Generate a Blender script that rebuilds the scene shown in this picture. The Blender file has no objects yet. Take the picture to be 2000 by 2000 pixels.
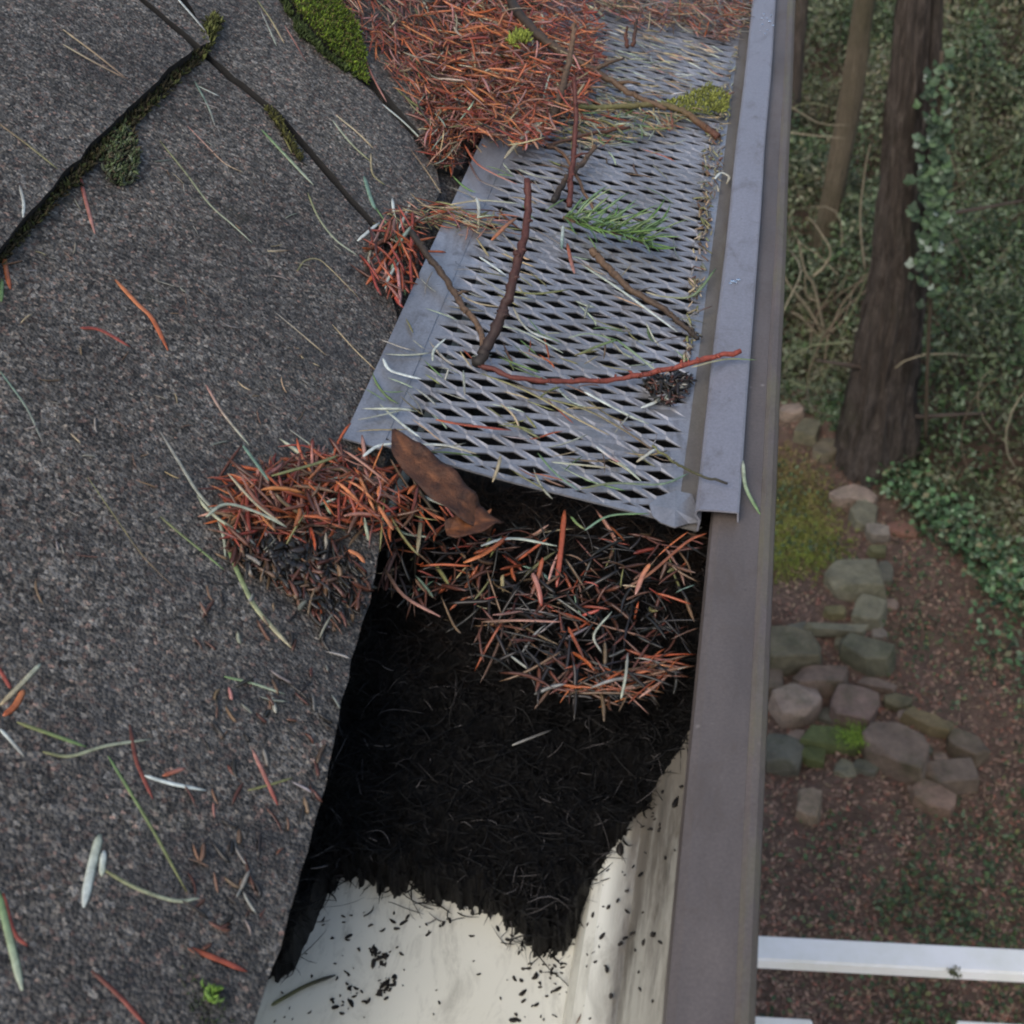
import bpy, bmesh, math, random
import numpy as np
from mathutils import Vector, Matrix, noise as mnoise
random.seed(7); np.random.seed(7)
rng = np.random.default_rng(11)
SC = bpy.context.scene
COL = SC.collection

# ------------------------------------------------------------------ camera
F = 2600.0                                   # focal length in photo pixels (photo 2000 px)
def cam_basis(gx, gy, un):
    g = np.array([gx-1000., 1000.-gy, F]); vn = (F*F+(gx-1000)*un)/(1000-gy)
    n = np.array([un, -vn, F]); g /= np.linalg.norm(g); n /= np.linalg.norm(n)
    gc = g*[1, 1, -1]; uc = -n*[1, 1, -1]
    return np.array([np.cross(gc, uc), gc, uc])
M = cam_basis(1600, -1150, 200)              # world X across gutter, Y along it, Z up
CAM = np.array([-0.013, 0.0, 0.320])
cd = bpy.data.cameras.new('camera'); cam = bpy.data.objects.new('camera', cd); COL.objects.link(cam)
cam.matrix_world = Matrix([list(M[i])+[CAM[i]] for i in range(3)]+[[0, 0, 0, 1]])
cd.sensor_width = 36; cd.lens = 36*F/2000; cd.clip_start = 0.02; cd.clip_end = 900
cd.dof.use_dof = True; cd.dof.focus_distance = 0.60; cd.dof.aperture_fstop = 29
SC.camera = cam
# ------------------------------------------------------------------ world and light (overcast)
w = bpy.data.worlds.new('World'); SC.world = w; w.use_nodes = True
nt = w.node_tree; bgn = nt.nodes['Background']
sky = nt.nodes.new('ShaderNodeTexSky'); sky.sky_type = 'NISHITA'; sky.sun_disc = False
sky.sun_elevation = math.radians(48); sky.sun_rotation = math.radians(200); sky.dust_density = 3.0; sky.air_density = 1.15
nt.links.new(sky.outputs[0], bgn.inputs[0]); bgn.inputs[1].default_value = 0.14
sl = bpy.data.lights.new('sun', 'SUN'); sl.energy = 0.95; sl.angle = math.radians(35); sl.color = (1, .95, .87)
so = bpy.data.objects.new('sun', sl); COL.objects.link(so)
az = math.radians(200); el = math.radians(48)
sd = Vector((math.sin(az)*math.cos(el), math.cos(az)*math.cos(el), math.sin(el)))
so.rotation_euler = sd.to_track_quat('Z', 'Y').to_euler()
SC.view_settings.view_transform = 'Standard'; SC.view_settings.look = 'None'
SC.view_settings.exposure = 0.55; SC.view_settings.gamma = 1
SC.view_settings.use_curve_mapping = False
SC.render.engine = 'CYCLES'; SC.cycles.use_denoising = True
SC.render.filter_size = 1.9; SC.cycles.filter_width = 2.0
SC.cycles.max_bounces = 6

# ------------------------------------------------------------------ helpers
def ray(px, py): return M @ np.array([px-1000., 1000.-py, -F])
def W(px, py, pl):
    """point where the line of sight through a photo pixel meets a real plane (normal, point)"""
    n, p0 = pl; d = ray(px, py); t = np.dot(p0-CAM, n)/np.dot(d, n)
    return CAM+d*t
def project(P):
    c = M.T @ (np.array(P)-CAM); return 1000+F*c[0]/-c[2], 1000-F*c[1]/-c[2]
def zpl(z): return (np.array([0, 0, 1.]), np.array([0, 0, z]))
def ypl(y): return (np.array([0, 1., 0]), np.array([0, y, 0]))
AL = math.radians(30); NR = np.array([math.sin(AL), 0, math.cos(AL)]); UPS = np.array([-math.cos(AL), 0, math.sin(AL)])
def roofpl(o=0.0): return (NR, np.array([-.127, 0, .006])+NR*o)
GL = W(678, 840, roofpl(.0025)); GR = np.array([-.0275, 0, -.004])     # guard left edge / right edge
gd = np.array([GL[0]-GR[0], 0, GL[2]-GR[2]]); GW = np.linalg.norm(gd); gdir = gd/GW
NG = np.array([-gdir[2], 0, gdir[0]]);  NG = NG if NG[2] > 0 else -NG
def guardpl(o=0.0): return (NG, GR+NG*o)
def surf(name, o=0.0):
    if name == 'roof': return roofpl(o)
    if name == 'tab': return roofpl(.0065+o)
    if name == 'guard': return guardpl(.0016+o)
    if name == 'lip': return zpl(.0008+o)
    if name == 'strip': return zpl(.0068+o)
    if name == 'heap': return zpl(-.012+o)
    if name == 'floor': return zpl(-.0545+o)
    if name == 'ground': return zpl(-6.0+o)
def tag(o, label=None, cat=None, group=None, kind=None):
    if label: o['label'] = label
    if cat: o['category'] = cat
    if group: o['group'] = group
    if kind: o['kind'] = kind
    return o
def link(name, me, mat=None, parent=None):
    o = bpy.data.objects.new(name, me); COL.objects.link(o)
    if mat and not me.materials: me.materials.append(mat)
    if parent: o.parent = parent
    return o
def empty(name, loc=(0, 0, 0)):
    o = bpy.data.objects.new(name, None); COL.objects.link(o); o.location = loc; o.empty_display_size = .05; return o
def put(o, origin):
    """move the object's origin to a point of its own (mesh is given in world coordinates)"""
    v = Vector(origin); o.data.transform(Matrix.Translation(-v)); o.location = v; return o
def mesh_np(name, V, Fq, C=None, smooth=True):
    V = np.asarray(V, np.float32).reshape(-1, 3); Fq = np.asarray(Fq, np.int32); k = Fq.shape[1]
    me = bpy.data.meshes.new(name); me.vertices.add(len(V)); me.vertices.foreach_set('co', V.ravel())
    me.loops.add(Fq.size); me.loops.foreach_set('vertex_index', Fq.ravel())
    me.polygons.add(len(Fq)); me.polygons.foreach_set('loop_start', np.arange(0, Fq.size, k, dtype=np.int32))
    me.polygons.foreach_set('use_smooth', np.full(len(Fq), smooth))
    if C is not None:
        C = np.asarray(C, np.float32); 
        if C.shape[1] == 3: C = np.hstack([C, np.ones((len(C), 1), np.float32)])
        a = me.color_attributes.new('Col', 'FLOAT_COLOR', 'POINT'); a.data.foreach_set('color', C.ravel())
    me.update(calc_edges=True); me.validate(); return me
def needles(P0, D, L, Wd, B, C, flat=.55, rings=7, N=None, taper=.35):
    """many curved tapered needles at once. P0 start, D unit dir, L length, Wd half width, B bend vector, C colour"""
    n = len(P0); P0 = np.asarray(P0, float); D = np.asarray(D, float)
    if N is None: N = np.tile([0, 0, 1.], (n, 1))
    side = np.cross(D, N); side /= np.linalg.norm(side, axis=1)[:, None]+1e-9
    up = np.cross(side, D)
    t = np.linspace(0, 1, rings)
    ctr = P0[:, None]+D[:, None]*(L[:, None]*t)[..., None]+B[:, None]*(4*t*(1-t))[None, :, None]+(B[:, [1, 2, 0]]*.14)[:, None]*np.sin(2*math.pi*t)[None, :, None]
    prof = np.clip(np.minimum(t/.12, (1-t)/.3), 0, 1)**.6; prof[0] = taper; prof[-1] = .08
    wr = Wd[:, None]*prof[None]
    cs = [(1, 0), (0, flat), (-1, 0), (0, -flat)]
    rr2 = 1
    V = np.stack([ctr+side[:, None]*(wr*a)[..., None]+up[:, None]*(wr*b)[..., None] for a, b in cs], 2)  # n,rings,4,3
    idx = np.arange(n*rings*4).reshape(n, rings, 4)
    q = np.stack([idx[:, :-1, :], np.roll(idx, -1, 2)[:, :-1, :], np.roll(idx, -1, 2)[:, 1:, :], idx[:, 1:, :]], -1).reshape(-1, 4)
    caps = np.concatenate([idx[:, 0, ::-1], idx[:, -1, :]]).reshape(-1, 4)
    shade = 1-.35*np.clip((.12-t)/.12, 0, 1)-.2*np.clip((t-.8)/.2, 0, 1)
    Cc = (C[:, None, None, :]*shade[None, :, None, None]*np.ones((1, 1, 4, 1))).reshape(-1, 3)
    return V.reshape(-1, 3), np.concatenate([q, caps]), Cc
def merge(parts):
    V, Q, C, o = [], [], [], 0
    for v, q, c in parts: V.append(v); Q.append(q+o); C.append(c); o += len(v)
    return np.concatenate(V), np.concatenate(Q), np.concatenate(C)
def smooth_path(P, k=5):
    P = np.asarray(P, float)
    if len(P) < 3:
        return np.array([P[0]+(P[1]-P[0])*t for t in np.linspace(0, 1, k+1)])
    out = []; Q = np.vstack([2*P[0]-P[1], P, 2*P[-1]-P[-2]])
    for i in range(1, len(Q)-2):
        p0, p1, p2, p3 = Q[i-1:i+3]
        for t in np.linspace(0, 1, k, endpoint=False):
            out.append(.5*((2*p1)+(-p0+p2)*t+(2*p0-5*p1+4*p2-p3)*t*t+(-p0+3*p1-3*p2+p3)*t**3))
    out.append(P[-1]); return np.array(out)
def tube(P, R, C, sides=6, flat=1.0, rough=0.0, nrm=(0, 0, 1)):
    """swept tube along points P with radii R and colours C (arrays)"""
    P = np.asarray(P, float); n = len(P); T = np.gradient(P, axis=0); T /= np.linalg.norm(T, axis=1)[:, None]+1e-12
    N0 = np.array(nrm, float); V = []; Cc = []
    for i in range(n):
        s = np.cross(T[i], N0); s /= np.linalg.norm(s)+1e-9; u = np.cross(s, T[i])
        for k in range(sides):
            a = 2*math.pi*k/sides; r = R[i]*(1+rough*(random.random()-.5))
            V.append(P[i]+s*math.cos(a)*r+u*math.sin(a)*r*flat); Cc.append(C[i])
    Q = []
    for i in range(n-1):
        for k in range(sides):
            a = i*sides+k; b = i*sides+(k+1) % sides; Q.append((a, b, b+sides, a+sides))
    b0 = len(V); V.append(P[0]); V.append(P[-1]); Cc += [C[0], C[-1]]
    for k in range(sides):
        Q.append((b0, (k+1) % sides, k, b0)); 
        Q.append((b0+1, (n-1)*sides+k, (n-1)*sides+(k+1) % sides, b0+1))
    Q = np.array(Q)
    return np.array(V), Q, np.array(Cc)
def mesh_tube(name, P, R, C, **k):
    V, Q, Cc = tube(P, R, C, **k); me = bpy.data.meshes.new(name)
    me.from_pydata([tuple(v) for v in V], [], [tuple(dict.fromkeys(int(i) for i in q)) for q in Q])
    a = me.color_attributes.new('Col', 'FLOAT_COLOR', 'POINT')
    a.data.foreach_set('color', np.hstack([Cc, np.ones((len(Cc), 1))]).astype(np.float32).ravel())
    me.polygons.foreach_set('use_smooth', [True]*len(me.polygons)); me.update(); return me

# ------------------------------------------------------------------ materials
def mat(name, col=(.5, .5, .5), rough=.6, spec=.5, metal=0.0):
    m = bpy.data.materials.new(name); m.use_nodes = True; b = m.node_tree.nodes['Principled BSDF']
    b.inputs['Base Color'].default_value = (*col, 1); b.inputs['Roughness'].default_value = rough
    b.inputs['Specular IOR Level'].default_value = spec; b.inputs['Metallic'].default_value = metal
    return m, m.node_tree, b
class NB:
    def __init__(s, nt): s.nt = nt; s.tc = s.n('ShaderNodeTexCoord')
    def n(s, t, **k):
        x = s.nt.nodes.new(t)
        for a, v in k.items(): setattr(x, a, v)
        return x
    def l(s, a, b): s.nt.links.new(a, b)
    def noise(s, scale, detail=4, rough=.6, vec=None, dist=0):
        x = s.n('ShaderNodeTexNoise'); x.inputs['Scale'].default_value = scale; x.inputs['Detail'].default_value = detail
        x.inputs['Roughness'].default_value = rough; x.inputs['Distortion'].default_value = dist
        s.l(vec if vec is not None else s.pos(), x.inputs['Vector']); return x.outputs['Fac']
    def pos(s):
        if not hasattr(s, 'geo'): s.geo = s.n('ShaderNodeNewGeometry')
        return s.geo.outputs['Position']
    def mapping(s, sc):
        x = s.n('ShaderNodeMapping'); x.inputs['Scale'].default_value = sc; s.l(s.pos(), x.inputs['Vector']); return x.outputs[0]
    def ramp(s, f, stops):
        x = s.n('ShaderNodeValToRGB'); e = x.color_ramp.elements
        while len(e) < len(stops): e.new(.5)
        for i, (p, c) in enumerate(stops):
            e[i].position = p; e[i].color = (*c, 1) if len(c) == 3 else c
        s.l(f, x.inputs[0]); return x.outputs[0]
    def mix(s, f, a, b, mode='MIX'):
        x = s.n('ShaderNodeMix', data_type='RGBA', blend_type=mode)
        for i, v in ((0, f), (6, a), (7, b)):
            if hasattr(v, 'is_linked'): s.l(v, x.inputs[i])
            elif i == 0: x.inputs[0].default_value = v
            else: x.inputs[i].default_value = (*v, 1)
        return x.outputs[2]
    def math(s, op, a, b=0.0):
        x = s.n('ShaderNodeMath', operation=op)
        for i, v in ((0, a), (1, b)):
            if hasattr(v, 'is_linked'): s.l(v, x.inputs[i])
            else: x.inputs[i].default_value = v
        return x.outputs[0]
    def vor(s, scale, feature='F1', out='Distance', rnd=1):
        x = s.n('ShaderNodeTexVoronoi', feature=feature); x.inputs['Scale'].default_value = scale; s.l(s.pos(), x.inputs['Vector']); return x.outputs[out]
    def bump(s, h, strength, dist, b):
        x = s.n('ShaderNodeBump'); x.inputs['Strength'].default_value = strength; x.inputs['Distance'].default_value = dist
        s.l(h, x.inputs['Height']); s.l(x.outputs[0], b.inputs['Normal'])

# shingle granules
M_SH, t_, b_ = mat('shingle_granules', rough=.75, spec=.4); g = NB(t_)
vc = g.vor(800, out='Color'); sep = g.n('ShaderNodeSeparateColor'); g.l(vc, sep.inputs[0])
base = g.ramp(sep.outputs[0], [(0, (.016, .016, .015)), (.3, (.056, .054, .050)), (.68, (.100, .097, .091)), (.88, (.15, .145, .136)), (1, (.24, .23, .21))])
hue = g.ramp(sep.outputs[1], [(0, (.96, .98, 1.02)), (.5, (1, 1, 1)), (.8, (1.06, 1.0, .93)), (1, (1.3, .9, .82))])
c1 = g.mix(1.0, base, hue, 'MULTIPLY')
big = g.ramp(g.noise(16, 5), [(.3, (.58, .56, .55)), (.7, (1.3, 1.27, 1.22))])
c1 = g.mix(1.0, c1, big, 'MULTIPLY')
md = g.ramp(g.noise(210, 4, .75), [(.3, (.5, .5, .5)), (.7, (1.5, 1.47, 1.42))]); c1 = g.mix(1.0, c1, md, 'MULTIPLY')
alg = g.ramp(g.noise(28, 6, .7), [(.58, (0, 0, 0)), (.8, (1, 1, 1))])
c1 = g.mix(g.math('MULTIPLY', alg, .35), c1, (.05, .06, .03))
sx = g.n('ShaderNodeSeparateXYZ'); g.l(g.pos(), sx.inputs[0])
wm = g.n('ShaderNodeMapRange'); wm.inputs[1].default_value = -.23; wm.inputs[2].default_value = -.15; g.l(sx.outputs[0], wm.inputs[0])
wet = g.math('MULTIPLY', wm.outputs[0], g.ramp(g.noise(30, 6, .7), [(.38, (0, 0, 0)), (.6, (1, 1, 1))]))
c1 = g.mix(g.math('MULTIPLY', wet, .6), c1, (.03, .027, .024)); g.l(g.math('SUBTRACT', .78, g.math('MULTIPLY', wet, .42)), b_.inputs['Roughness'])
g.l(c1, b_.inputs['Base Color']); g.bump(g.math('ADD', g.math('MULTIPLY', g.vor(880), -.7), g.math('MULTIPLY', g.noise(150), .6)), .8, .0012, b_)
M_EDGE, t_, b_ = mat('shingle_edge', (.015, .014, .013), .9)
# painted metals
def metal(name, c1, c2, rough, scale=25, algae=0.0, metallic=0.0, spec=.5, speck=True, rv=.15):
    m, t, b = mat(name, c1, rough, spec, metallic); g = NB(t)
    v = g.ramp(g.noise(scale, 6, .65, g.mapping((1, .25, 1))), [(.3, c1), (.72, c2)])
    fine = g.ramp(g.noise(900, 3, .7), [(.3, (.82, .82, .82)), (.7, (1.14, 1.14, 1.14))]); v = g.mix(1.0, v, fine, 'MULTIPLY')
    if speck:
        sp = g.ramp(g.vor(150), [(.0, (1, 1, 1)), (.10, (0, 0, 0))]); sel = g.ramp(g.noise(60, 2), [(.55, (0, 0, 0)), (.62, (1, 1, 1))])
        v = g.mix(g.math('MULTIPLY', sp, sel), v, (.04, .035, .03))
    if algae:
        a = g.ramp(g.noise(55, 6, .7, g.mapping((1, .3, 1))), [(.42, (0, 0, 0)), (.68, (1, 1, 1))]); v = g.mix(g.math('MULTIPLY', a, algae), v, (.13, .13, .045))
    stn = g.ramp(g.noise(75, 7, .75, g.mapping((1, .5, 1)), .8), [(.52, (0, 0, 0)), (.66, (1, 1, 1))]); v = g.mix(g.math('MULTIPLY', stn, .5), v, (.075, .058, .045)); lt = g.math('MULTIPLY', g.ramp(g.vor(110), [(.0, (1, 1, 1)), (.12, (0, 0, 0))]), g.ramp(g.noise(33, 3), [(.56, (0, 0, 0)), (.62, (1, 1, 1))])); v = g.mix(g.math('MULTIPLY', lt, .6), v, (.34, .31, .28))
    g.l(v, b.inputs['Base Color'])
    r = g.math('ADD', g.math('MULTIPLY', g.noise(45, 5), rv*2), rough-rv); g.l(r, b.inputs['Roughness'])
    g.bump(g.noise(500, 4), .12, .0008, b)
    return m
M_GUARD = metal('guard_metal', (.40, .405, .43), (.20, .197, .20), .34, 40, spec=.8, metallic=.5, rv=.18)
M_STRIP = metal('strip_metal', (.235, .235, .27), (.185, .185, .205), .38, 14, metallic=.15, spec=.65)
M_FLNG = metal('dirty_flange', (.15, .14, .13), (.09, .08, .07), .6, 60, algae=.12)
M_LIP = metal('lip_paint', (.125, .105, .095), (.06, .05, .045), .5, 22, spec=.55)
M_BEAD = metal('bead_paint', (.125, .10, .095), (.085, .073, .062), .55, 30, algae=.4)
# white trough with grime
M_TR, t_, b_ = mat('white_gutter_paint', rough=.38, spec=.5); g = NB(t_)
v = g.ramp(g.noise(7, 4), [(.3, (.56, .54, .44)), (.7, (.66, .65, .56))])
st = g.ramp(g.noise(60, 8, .75, g.mapping((1.6, .18, 1.6))), [(.42, (0, 0, 0)), (.66, (1, 1, 1))])
sx = g.n('ShaderNodeSeparateXYZ'); g.l(g.pos(), sx.inputs[0])
# run-off grime hugging the upper part of the front wall
gr = g.n('ShaderNodeMapRange'); gr.inputs[1].default_value = -.045; gr.inputs[2].default_value = -.038; g.l(sx.outputs[0], gr.inputs[0])
ym = g.n('ShaderNodeMapRange'); ym.inputs[1].default_value = .20; ym.inputs[2].default_value = .28; g.l(sx.outputs[1], ym.inputs[0])
gm = g.math('MINIMUM', g.math('MULTIPLY', g.math('ADD', g.math('ADD', g.math('MULTIPLY', st, .55), .42), g.math('MULTIPLY', ym.outputs[0], .45)), gr.outputs[0]), .95)
v = g.mix(gm, v, g.ramp(g.noise(90, 6, .7, g.mapping((1, .12, 1))), [(.35, (.045, .038, .030)), (.7, (.16, .14, .11))]))
sm = g.ramp(g.noise(85, 9, .8, g.mapping((1, .35, 1)), 1.2), [(.50, (0, 0, 0)), (.70, (1, 1, 1))])
v = g.mix(g.math('MULTIPLY', sm, g.math('ADD', g.math('MULTIPLY', ym.outputs[0], .7), .3)), v, (.10, .085, .06))
fl = g.ramp(g.noise(38, 8, .75, g.mapping((1, .6, 1))), [(.60, (0, 0, 0)), (.74, (1, 1, 1))]); v = g.mix(g.math('MULTIPLY', fl, .4), v, (.22, .19, .12))
g.l(v, b_.inputs['Base Color']); g.bump(g.noise(300, 4), .1, .0006, b_)
# attribute coloured organics
def attr_mat(name, rough, spec, var=.25, scale=300, trans=0.0):
    m, t, b = mat(name, rough=rough, spec=spec); g = NB(t)
    a = g.n('ShaderNodeVertexColor', layer_name='Col')
    f = g.ramp(g.noise(scale, 4, .7), [(.3, (1-var,)*3), (.7, (1+var,)*3)])
    g.l(g.mix(1.0, a.outputs[0], f, 'MULTIPLY'), b.inputs['Base Color'])
    if trans:
        b.inputs['Subsurface Weight'].default_value = 0
    return m
M_ND = attr_mat('conifer_needle', .36, .5, .35, 420)
M_TW = attr_mat('twig_bark', .65, .4, .4, 500)
M_MUCK, t_, b_ = mat('black_peat', (.0045, .0042, .004), .42, .35); g = NB(t_)
g.l(g.ramp(g.noise(300, 6, .8), [(.4, (.003, .003, .003)), (.62, (.012, .010, .008)), (.78, (.035, .026, .019))]), b_.inputs['Base Color']); g.bump(g.noise(260, 8, .85), 1, .006, b_)
M_FIB = attr_mat('peat_fibre', .5, .2, .3, 400)
M_MOSS = attr_mat('moss', .8, .2, .35, 300)
M_LEAF = attr_mat('dead_leaf', .55, .4, .6, 160)
g = NB(M_LEAF.node_tree); g.bump(g.noise(260, 6, .7), .8, .0015, M_LEAF.node_tree.nodes['Principled BSDF'])
M_VEG = attr_mat('foliage', .6, .35, .3, 3)
M_LIT = attr_mat('leaf_litter', .8, .25, .3, 8)
M_WOOD = attr_mat('bare_branch', .75, .3, .3, 20)
def bark(name, a, b2, c, sc=1.0):
    m, t, b = mat(name, rough=.9, spec=.2); g = NB(t)
    f = g.noise(11*sc, 10, .8, g.mapping((3, 3, .5)), .9)
    v = g.ramp(f, [(.3, a), (.55, b2), (.75, c)]); mo = g.ramp(g.noise(1.6, 6, .7), [(.5, (0, 0, 0)), (.75, (1, 1, 1))])
    v = g.mix(g.math('MULTIPLY', mo, .45), v, (.045, .055, .02)); g.l(v, b.inputs['Base Color'])
    g.bump(f, 1, .05, b); return m
M_BARK = bark('fir_bark', (.012, .010, .008), (.12, .096, .08), (.27, .23, .20))
M_BARK2 = bark('young_bark', (.08, .068, .048), (.18, .145, .10), (.27, .22, .16), 1.3)
M_ROCK, t_, b_ = mat('field_stone', rough=.85, spec=.3); g = NB(t_)
a = g.n('ShaderNodeVertexColor', layer_name='Col')
v = g.mix(1.0, a.outputs[0], g.ramp(g.noise(9, 9, .75), [(.3, (.55, .55, .55)), (.72, (1.4, 1.38, 1.35))]), 'MULTIPLY')
ms = g.ramp(g.noise(5, 8, .75), [(.5, (0, 0, 0)), (.68, (1, 1, 1))]); v = g.mix(g.math('MULTIPLY', ms, .5), v, (.055, .065, .025))
g.l(v, b_.inputs['Base Color']); g.bump(g.noise(22, 9, .75), .9, .03, b_)
M_SOIL, t_, b_ = mat('forest_soil', rough=.9, spec=.2); g = NB(t_)
v = g.ramp(g.noise(7, 10, .8), [(.28, (.06, .042, .032)), (.5, (.18, .118, .086)), (.68, (.26, .17, .125)), (.85, (.33, .22, .16))])
gm = g.ramp(g.noise(1.1, 8, .75), [(.5, (0, 0, 0)), (.72, (1, 1, 1))]); v = g.mix(g.math('MULTIPLY', gm, .35), v, (.07, .075, .03))
g.l(v, b_.inputs['Base Color']); g.bump(g.noise(25, 8, .8), 1, .05, b_)
M_WHITE, t_, b_ = mat('white_rail_paint', rough=.45, spec=.4); g = NB(t_)
v = g.ramp(g.noise(9, 8, .7), [(.4, (.90, .90, .88)), (.85, (.74, .75, .66))]); g.l(v, b_.inputs['Base Color'])
M_SIDE, _, _ = mat('house_paint', (.16, .14, .12), .7)

# ------------------------------------------------------------------ roof
def poly_prism(px, pl, thick, name, parent, jag=.0007, sub=.006, edge_mat=True):
    """a shingle: an outline lying on the roof plane, given real thickness; edges slightly ragged"""
    n = pl[0]; P = [W(x, y, pl) for x, y in px]; pts = []
    for i in range(len(P)):
        a, b = P[i], P[(i+1) % len(P)]; L = np.linalg.norm(b-a); k = max(1, min(60, int(L/sub)))
        for j in range(k):
            p = a+(b-a)*j/k; q = p*180
            pts.append(p+np.array([mnoise.noise(Vector(q)), mnoise.noise(Vector(q+7)), 0])*jag*2)
    m = len(pts); top = [p-n*np.dot(p-pl[1], n) for p in pts]; bot = [p-n*thick for p in top]
    me = bpy.data.meshes.new(name); me.from_pydata([tuple(p) for p in top+bot], [], [list(range(m)), list(range(2*m-1, m-1, -1))]+[(i, i+m, (i+1) % m+m, (i+1) % m) for i in range(m)])
    me.materials.append(M_SH); me.materials.append(M_EDGE)
    for i, p in enumerate(me.polygons): p.material_index = 0 if i < 1 else 1
    bm = bmesh.new(); bm.from_mesh(me); bmesh.ops.recalc_face_normals(bm, faces=bm.faces); bm.to_mesh(me); bm.free()
    return link(name, me, None, parent)
roof = empty('shingle_roof', (-.127, 0, 0)); roof.matrix_world = Matrix.Translation((0, 0, 0))
tag(roof, 'weathered grey asphalt shingle roof slope to the left of the gutter', 'roof')
EAVE = [(1010, -100), (960, 60), (900, 230), (840, 400), (790, 620), (760, 850), (748, 1000), (733, 1120), (722, 1180), (700, 1235), (688, 1290), (668, 1370), (650, 1450), (634, 1530), (612, 1620), (588, 1700), (566, 1780), (545, 1850), (522, 1930), (500, 2000), (470, 2110)]
KEY = [(386, 104), (450, 158), (530, 222), (600, 300), (660, 372), (715, 432)]
KEY2 = [(px+9, py-9) for px, py in KEY]
poly_prism([(250, -20)]+[(372, 92)]+KEY+[(745, 470), (775, 620), (758, 800)]+EAVE[6:]+[(-150, 2200), (-520, 1800), (-520, 400), (-300, -20)], roofpl(0), .0045, 'shingle', roof)
MOSSL = [(470, -90), (540, -2), (620, 88), (680, 140), (730, 182), (800, 262), (850, 330), (862, 372)]
poly_prism([(330, -60), (405, 66)]+KEY2+[(760, 470), (850, 400)]+MOSSL[::-1]+[(300, -160)], roofpl(0), .0045, 'shingle', roof)
poly_prism([(490, -100), (556, -10), (632, 72), (690, 124), (742, 168), (812, 250), (860, 322), (900, 330), (960, 200), (1040, -80), (1060, -200), (460, -200)], roofpl(-.0005), .0045, 'shingle', roof)
L1 = [(-170, 640), (-60, 556), (0, 484), (60, 412), (128, 336), (178, 282), (230, 232), (285, 178), (330, 134), (378, 94)]
poly_prism([(-520, 640)]+L1+[(355, 72), (262, -8), (150, -110), (-520, -110)], roofpl(.0065), .0062, 'shingle', roof)
poly_prism([(276, -8), (366, 66), (392, 88), (414, 82), (392, 48), (350, -2), (290, -90), (180, -110)], roofpl(.005), .0045, 'shingle', roof)
def box(name, lo, hi, m, parent=None):
    bm = bmesh.new(); bmesh.ops.create_cube(bm, size=1)
    for v in bm.verts: v.co = Vector([lo[i]+(v.co[i]+.5)*(hi[i]-lo[i]) for i in range(3)])
    me = bpy.data.meshes.new(name); bm.to_mesh(me); bm.free(); return link(name, me, m, parent)
# deck under the shingles (follows the slope, far beyond the frame), fascia and wall
dk = []
for x in (-.118, -3.2):
    for y in (-1.5, 3.2): dk.append((x, y))
bm = bmesh.new(); vs = []
for o in (-.0056, -.02):
    for x, y in ((-.148, -1.5), (-.148, 3.2), (-3.2, 3.2), (-3.2, -1.5)):
        z = roofpl(o)[1][2]-(x-roofpl(o)[1][0])*math.tan(AL); vs.append(bm.verts.new((x, y, z)))
for f in ((0, 1, 2, 3), (7, 6, 5, 4), (0, 4, 5, 1), (1, 5, 6, 2), (2, 6, 7, 3), (3, 7, 4, 0)): bm.faces.new([vs[i] for i in f])
me = bpy.data.meshes.new('roof_deck'); bmesh.ops.recalc_face_normals(bm, faces=bm.faces); bm.to_mesh(me); bm.free(); link('roof_deck', me, M_SH, roof)
box('fascia_board', (-.176, -1.5, -.18), (-.1535, 3.2, -.006), M_SIDE, roof)
wall = box('house_wall', (-3.1, -1.5, -6.3), (-.5, 3.2, -.14), M_SIDE); tag(wall, kind='structure')

# ------------------------------------------------------------------ gutter
Y0, Y1 = -.35, 1.9
def extrude(name, prof, y0, y1, m, parent, thick=.0012, ny=2, wav=0.0):
    """profile (x, z) extruded along the gutter with sheet thickness"""
    pr = np.array(prof); T = np.gradient(pr, axis=0); T /= np.linalg.norm(T, axis=1)[:, None]+1e-9
    nn = np.stack([-T[:, 1], T[:, 0]], 1); inner = pr+nn*thick; k = len(pr); V = []
    ys = np.linspace(y0, y1, ny)
    for y in ys:
        for L in (pr, inner):
            for i, (x, z) in enumerate(L): V.append((x+wav*mnoise.noise(Vector((i*.1, y*9, 0))), y, z+wav*mnoise.noise(Vector((5, y*9, i*.1)))))
    Fc = []
    for j in range(ny-1):
        a = j*2*k; b = a+2*k
        for i in range(k-1):
            Fc.append((a+i, a+i+1, b+i+1, b+i)); Fc.append((a+k+i, b+k+i, b+k+i+1, a+k+i+1))
        Fc.append((a, b, b+k, a+k)); Fc.append((a+k-1, a+2*k-1, b+2*k-1, b+k-1))
    for a in (0, (ny-1)*2*k):
        for i in range(k-1): Fc.append((a+i, a+k+i, a+k+i+1, a+i+1))
    bm = bmesh.new(); vs = [bm.verts.new(v) for v in V]
    for f in Fc:
        try: bm.faces.new([vs[i] for i in f])
        except ValueError: pass
    bmesh.ops.recalc_face_normals(bm, faces=bm.faces)
    for f in bm.faces: f.smooth = False
    me = bpy.data.meshes.new(name); bm.to_mesh(me); bm.free(); return link(name, me, m, parent)
gut = empty('rain_gutter'); tag(gut, 'open rain gutter with white trough and grey brown front lip, half cleared of black muck', 'gutter')
extrude('trough', [(-.1500, .000), (-.1500, -.054), (-.148, -.0558), (-.0535, -.0558), (-.0525, -.0545), (-.0510, -.050), (-.0490, -.0455), (-.046, -.0430), (-.041, -.0420), (-.036, -.0410), (-.033, -.038), (-.029, -.033), (-.022, -.027), (-.013, -.021), (-.006, -.014), (-.0022, -.008), (-.0014, -.003)], Y0, Y1, M_TR, gut, ny=60, wav=.0005)
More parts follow.
